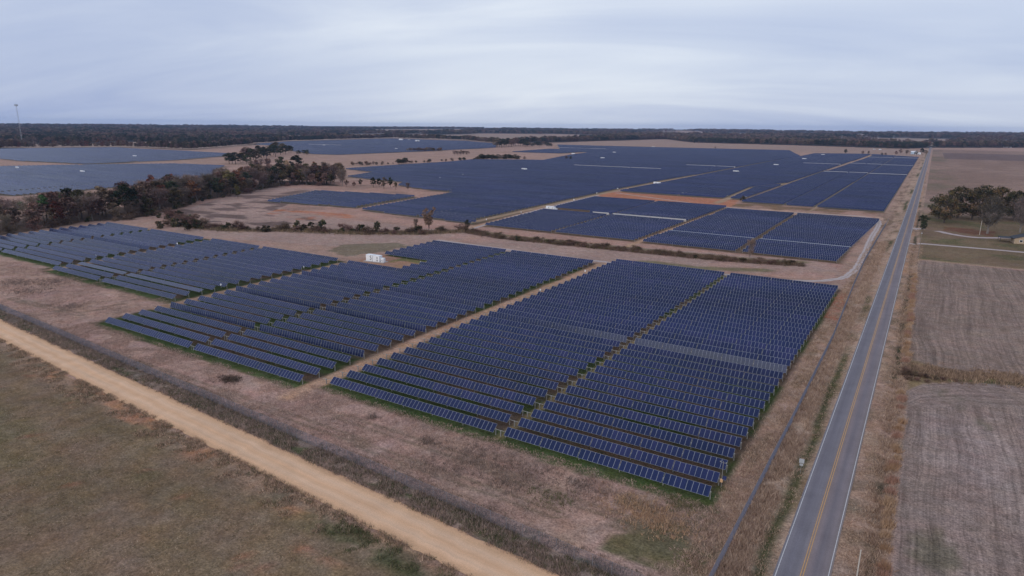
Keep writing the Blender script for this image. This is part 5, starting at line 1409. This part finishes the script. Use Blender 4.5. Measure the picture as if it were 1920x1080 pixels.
blades('weed_clumps', np.concatenate(cxs), np.concatenate(cys), np.concatenate(chs), np.concatenate(ccs), 6, 0.25, 0.05, 0.5, 'dark clumps of dead weeds in the dry strip', 9)
# stubble tufts in the field at lower left
n = 30000; x = -8 - 190 * rg.random(n); y = dirt_l(x) - 5 - rg.random(n) ** 0.8 * 45; keep = fbm(x, y, 8, 37) > 0.42; x, y = x[keep], y[keep]
blades('field_stubble', x, y, rg.uniform(0.08, 0.25, len(x)), pick([(0.30, 0.22, 0.14), (0.20, 0.155, 0.085), (0.12, 0.11, 0.05), (0.42, 0.32, 0.22)], len(x), rg), 4, 0.25, 0.05, 0.6, 'short stubble and weeds in the lower field', 7)
# green grass tufts along the front rows
fx_, fy_ = [], []
for t in tables[:N_THINGS]:
    if t['row'] <= 2 and t['block'] in 'RMLW':
        k = int((t['x1'] - t['x0']) * 9); fx_.append(rg.uniform(t['x0'] - .5, t['x1'] + 1, k)); fy_.append(t['y'] + rg.uniform(-3.2, 1.5, k))
fx_ = np.concatenate(fx_); fy_ = np.concatenate(fy_); kp = fbm(fx_, fy_, 5, 43) > 0.42; fx_, fy_ = fx_[kp], fy_[kp]
blades('green_grass', fx_, fy_, rg.uniform(0.1, 0.35, len(fx_)), pick([(0.06, 0.095, 0.03), (0.085, 0.11, 0.04), (0.045, 0.07, 0.022), (0.15, 0.13, 0.07)], len(fx_), rg), 6, 0.22, 0.04, 0.5, 'green grass under the front solar rows', 8)

def strip_weeds(name, line, n, half, h0, h1, cols, lab, seed):
    lx_, ly_ = np.array([p[0] for p in line]), np.array([p[1] for p in line]); cs = np.concatenate([[0], np.cumsum(np.hypot(np.diff(lx_), np.diff(ly_)))])
    q = rg.random(n) * cs[-1]; x = np.interp(q, cs, lx_) + rg.normal(0, 1, n); y = np.interp(q, cs, ly_) + rg.normal(0, half, n)
    kp = fbm(x, y, 7, seed) > 0.34; x, y = x[kp], y[kp]
    blades(name, x, y, rg.uniform(h0, h1, len(x)) * (0.5 + fbm(x, y, 9, seed + 3)), pick(cols, len(x), rg), 7, 0.35, 0.07, 0.3, lab, seed)
strip_weeds('ditch_weeds', DITCH, 5200, 1.7, 0.9, 2.0, [(0.19, 0.122, 0.092), (0.15, 0.096, 0.075), (0.25, 0.17, 0.125), (0.13, 0.11, 0.055)], 'dark brown weeds filling the ditch behind the front blocks', 51)
strip_weeds('brush_weeds', HEDGE, 6500, 4.0, 0.6, 1.8, [(0.19, 0.138, 0.095), (0.13, 0.11, 0.055), (0.26, 0.185, 0.13), (0.38, 0.26, 0.16)], 'mixed brown and olive weeds in the brush strip', 57)
strip_weeds('corner_weeds', [(1.5, 193), (6, 194), (12, 195), (20, 198), (28, 201)], 1500, 2.6, 0.4, 1.1, [(0.32, 0.22, 0.15), (0.42, 0.29, 0.195), (0.20, 0.135, 0.095)], 'brown weeds in the ditch between the worked fields', 63)

# ------------------------------------------------------------------ haze
HAZE_DENSITY = 4.2e-5
m = bpy.data.materials.new('thin_haze'); m.use_nodes = True
n = m.node_tree.nodes; n.clear()
out = n.new('ShaderNodeOutputMaterial'); pv = n.new('ShaderNodeVolumePrincipled')
pv.inputs['Color'].default_value = (0.47, 0.64, 1.0, 1); pv.inputs['Density'].default_value = HAZE_DENSITY; pv.inputs['Anisotropy'].default_value = 0.2
m.node_tree.links.new(pv.outputs[0], out.inputs['Volume'])
mb = MB(); mb.box((-2000, 6800, 57.0), (22600, 14600, 124.0))
mb.obj('haze', m, kind='stuff')
cts = {}
for o in bpy.data.objects:
    if o.get('category'): cts[o['category']] = cts.get(o['category'], 0) + 1
print('objects', len(bpy.data.objects), cts)
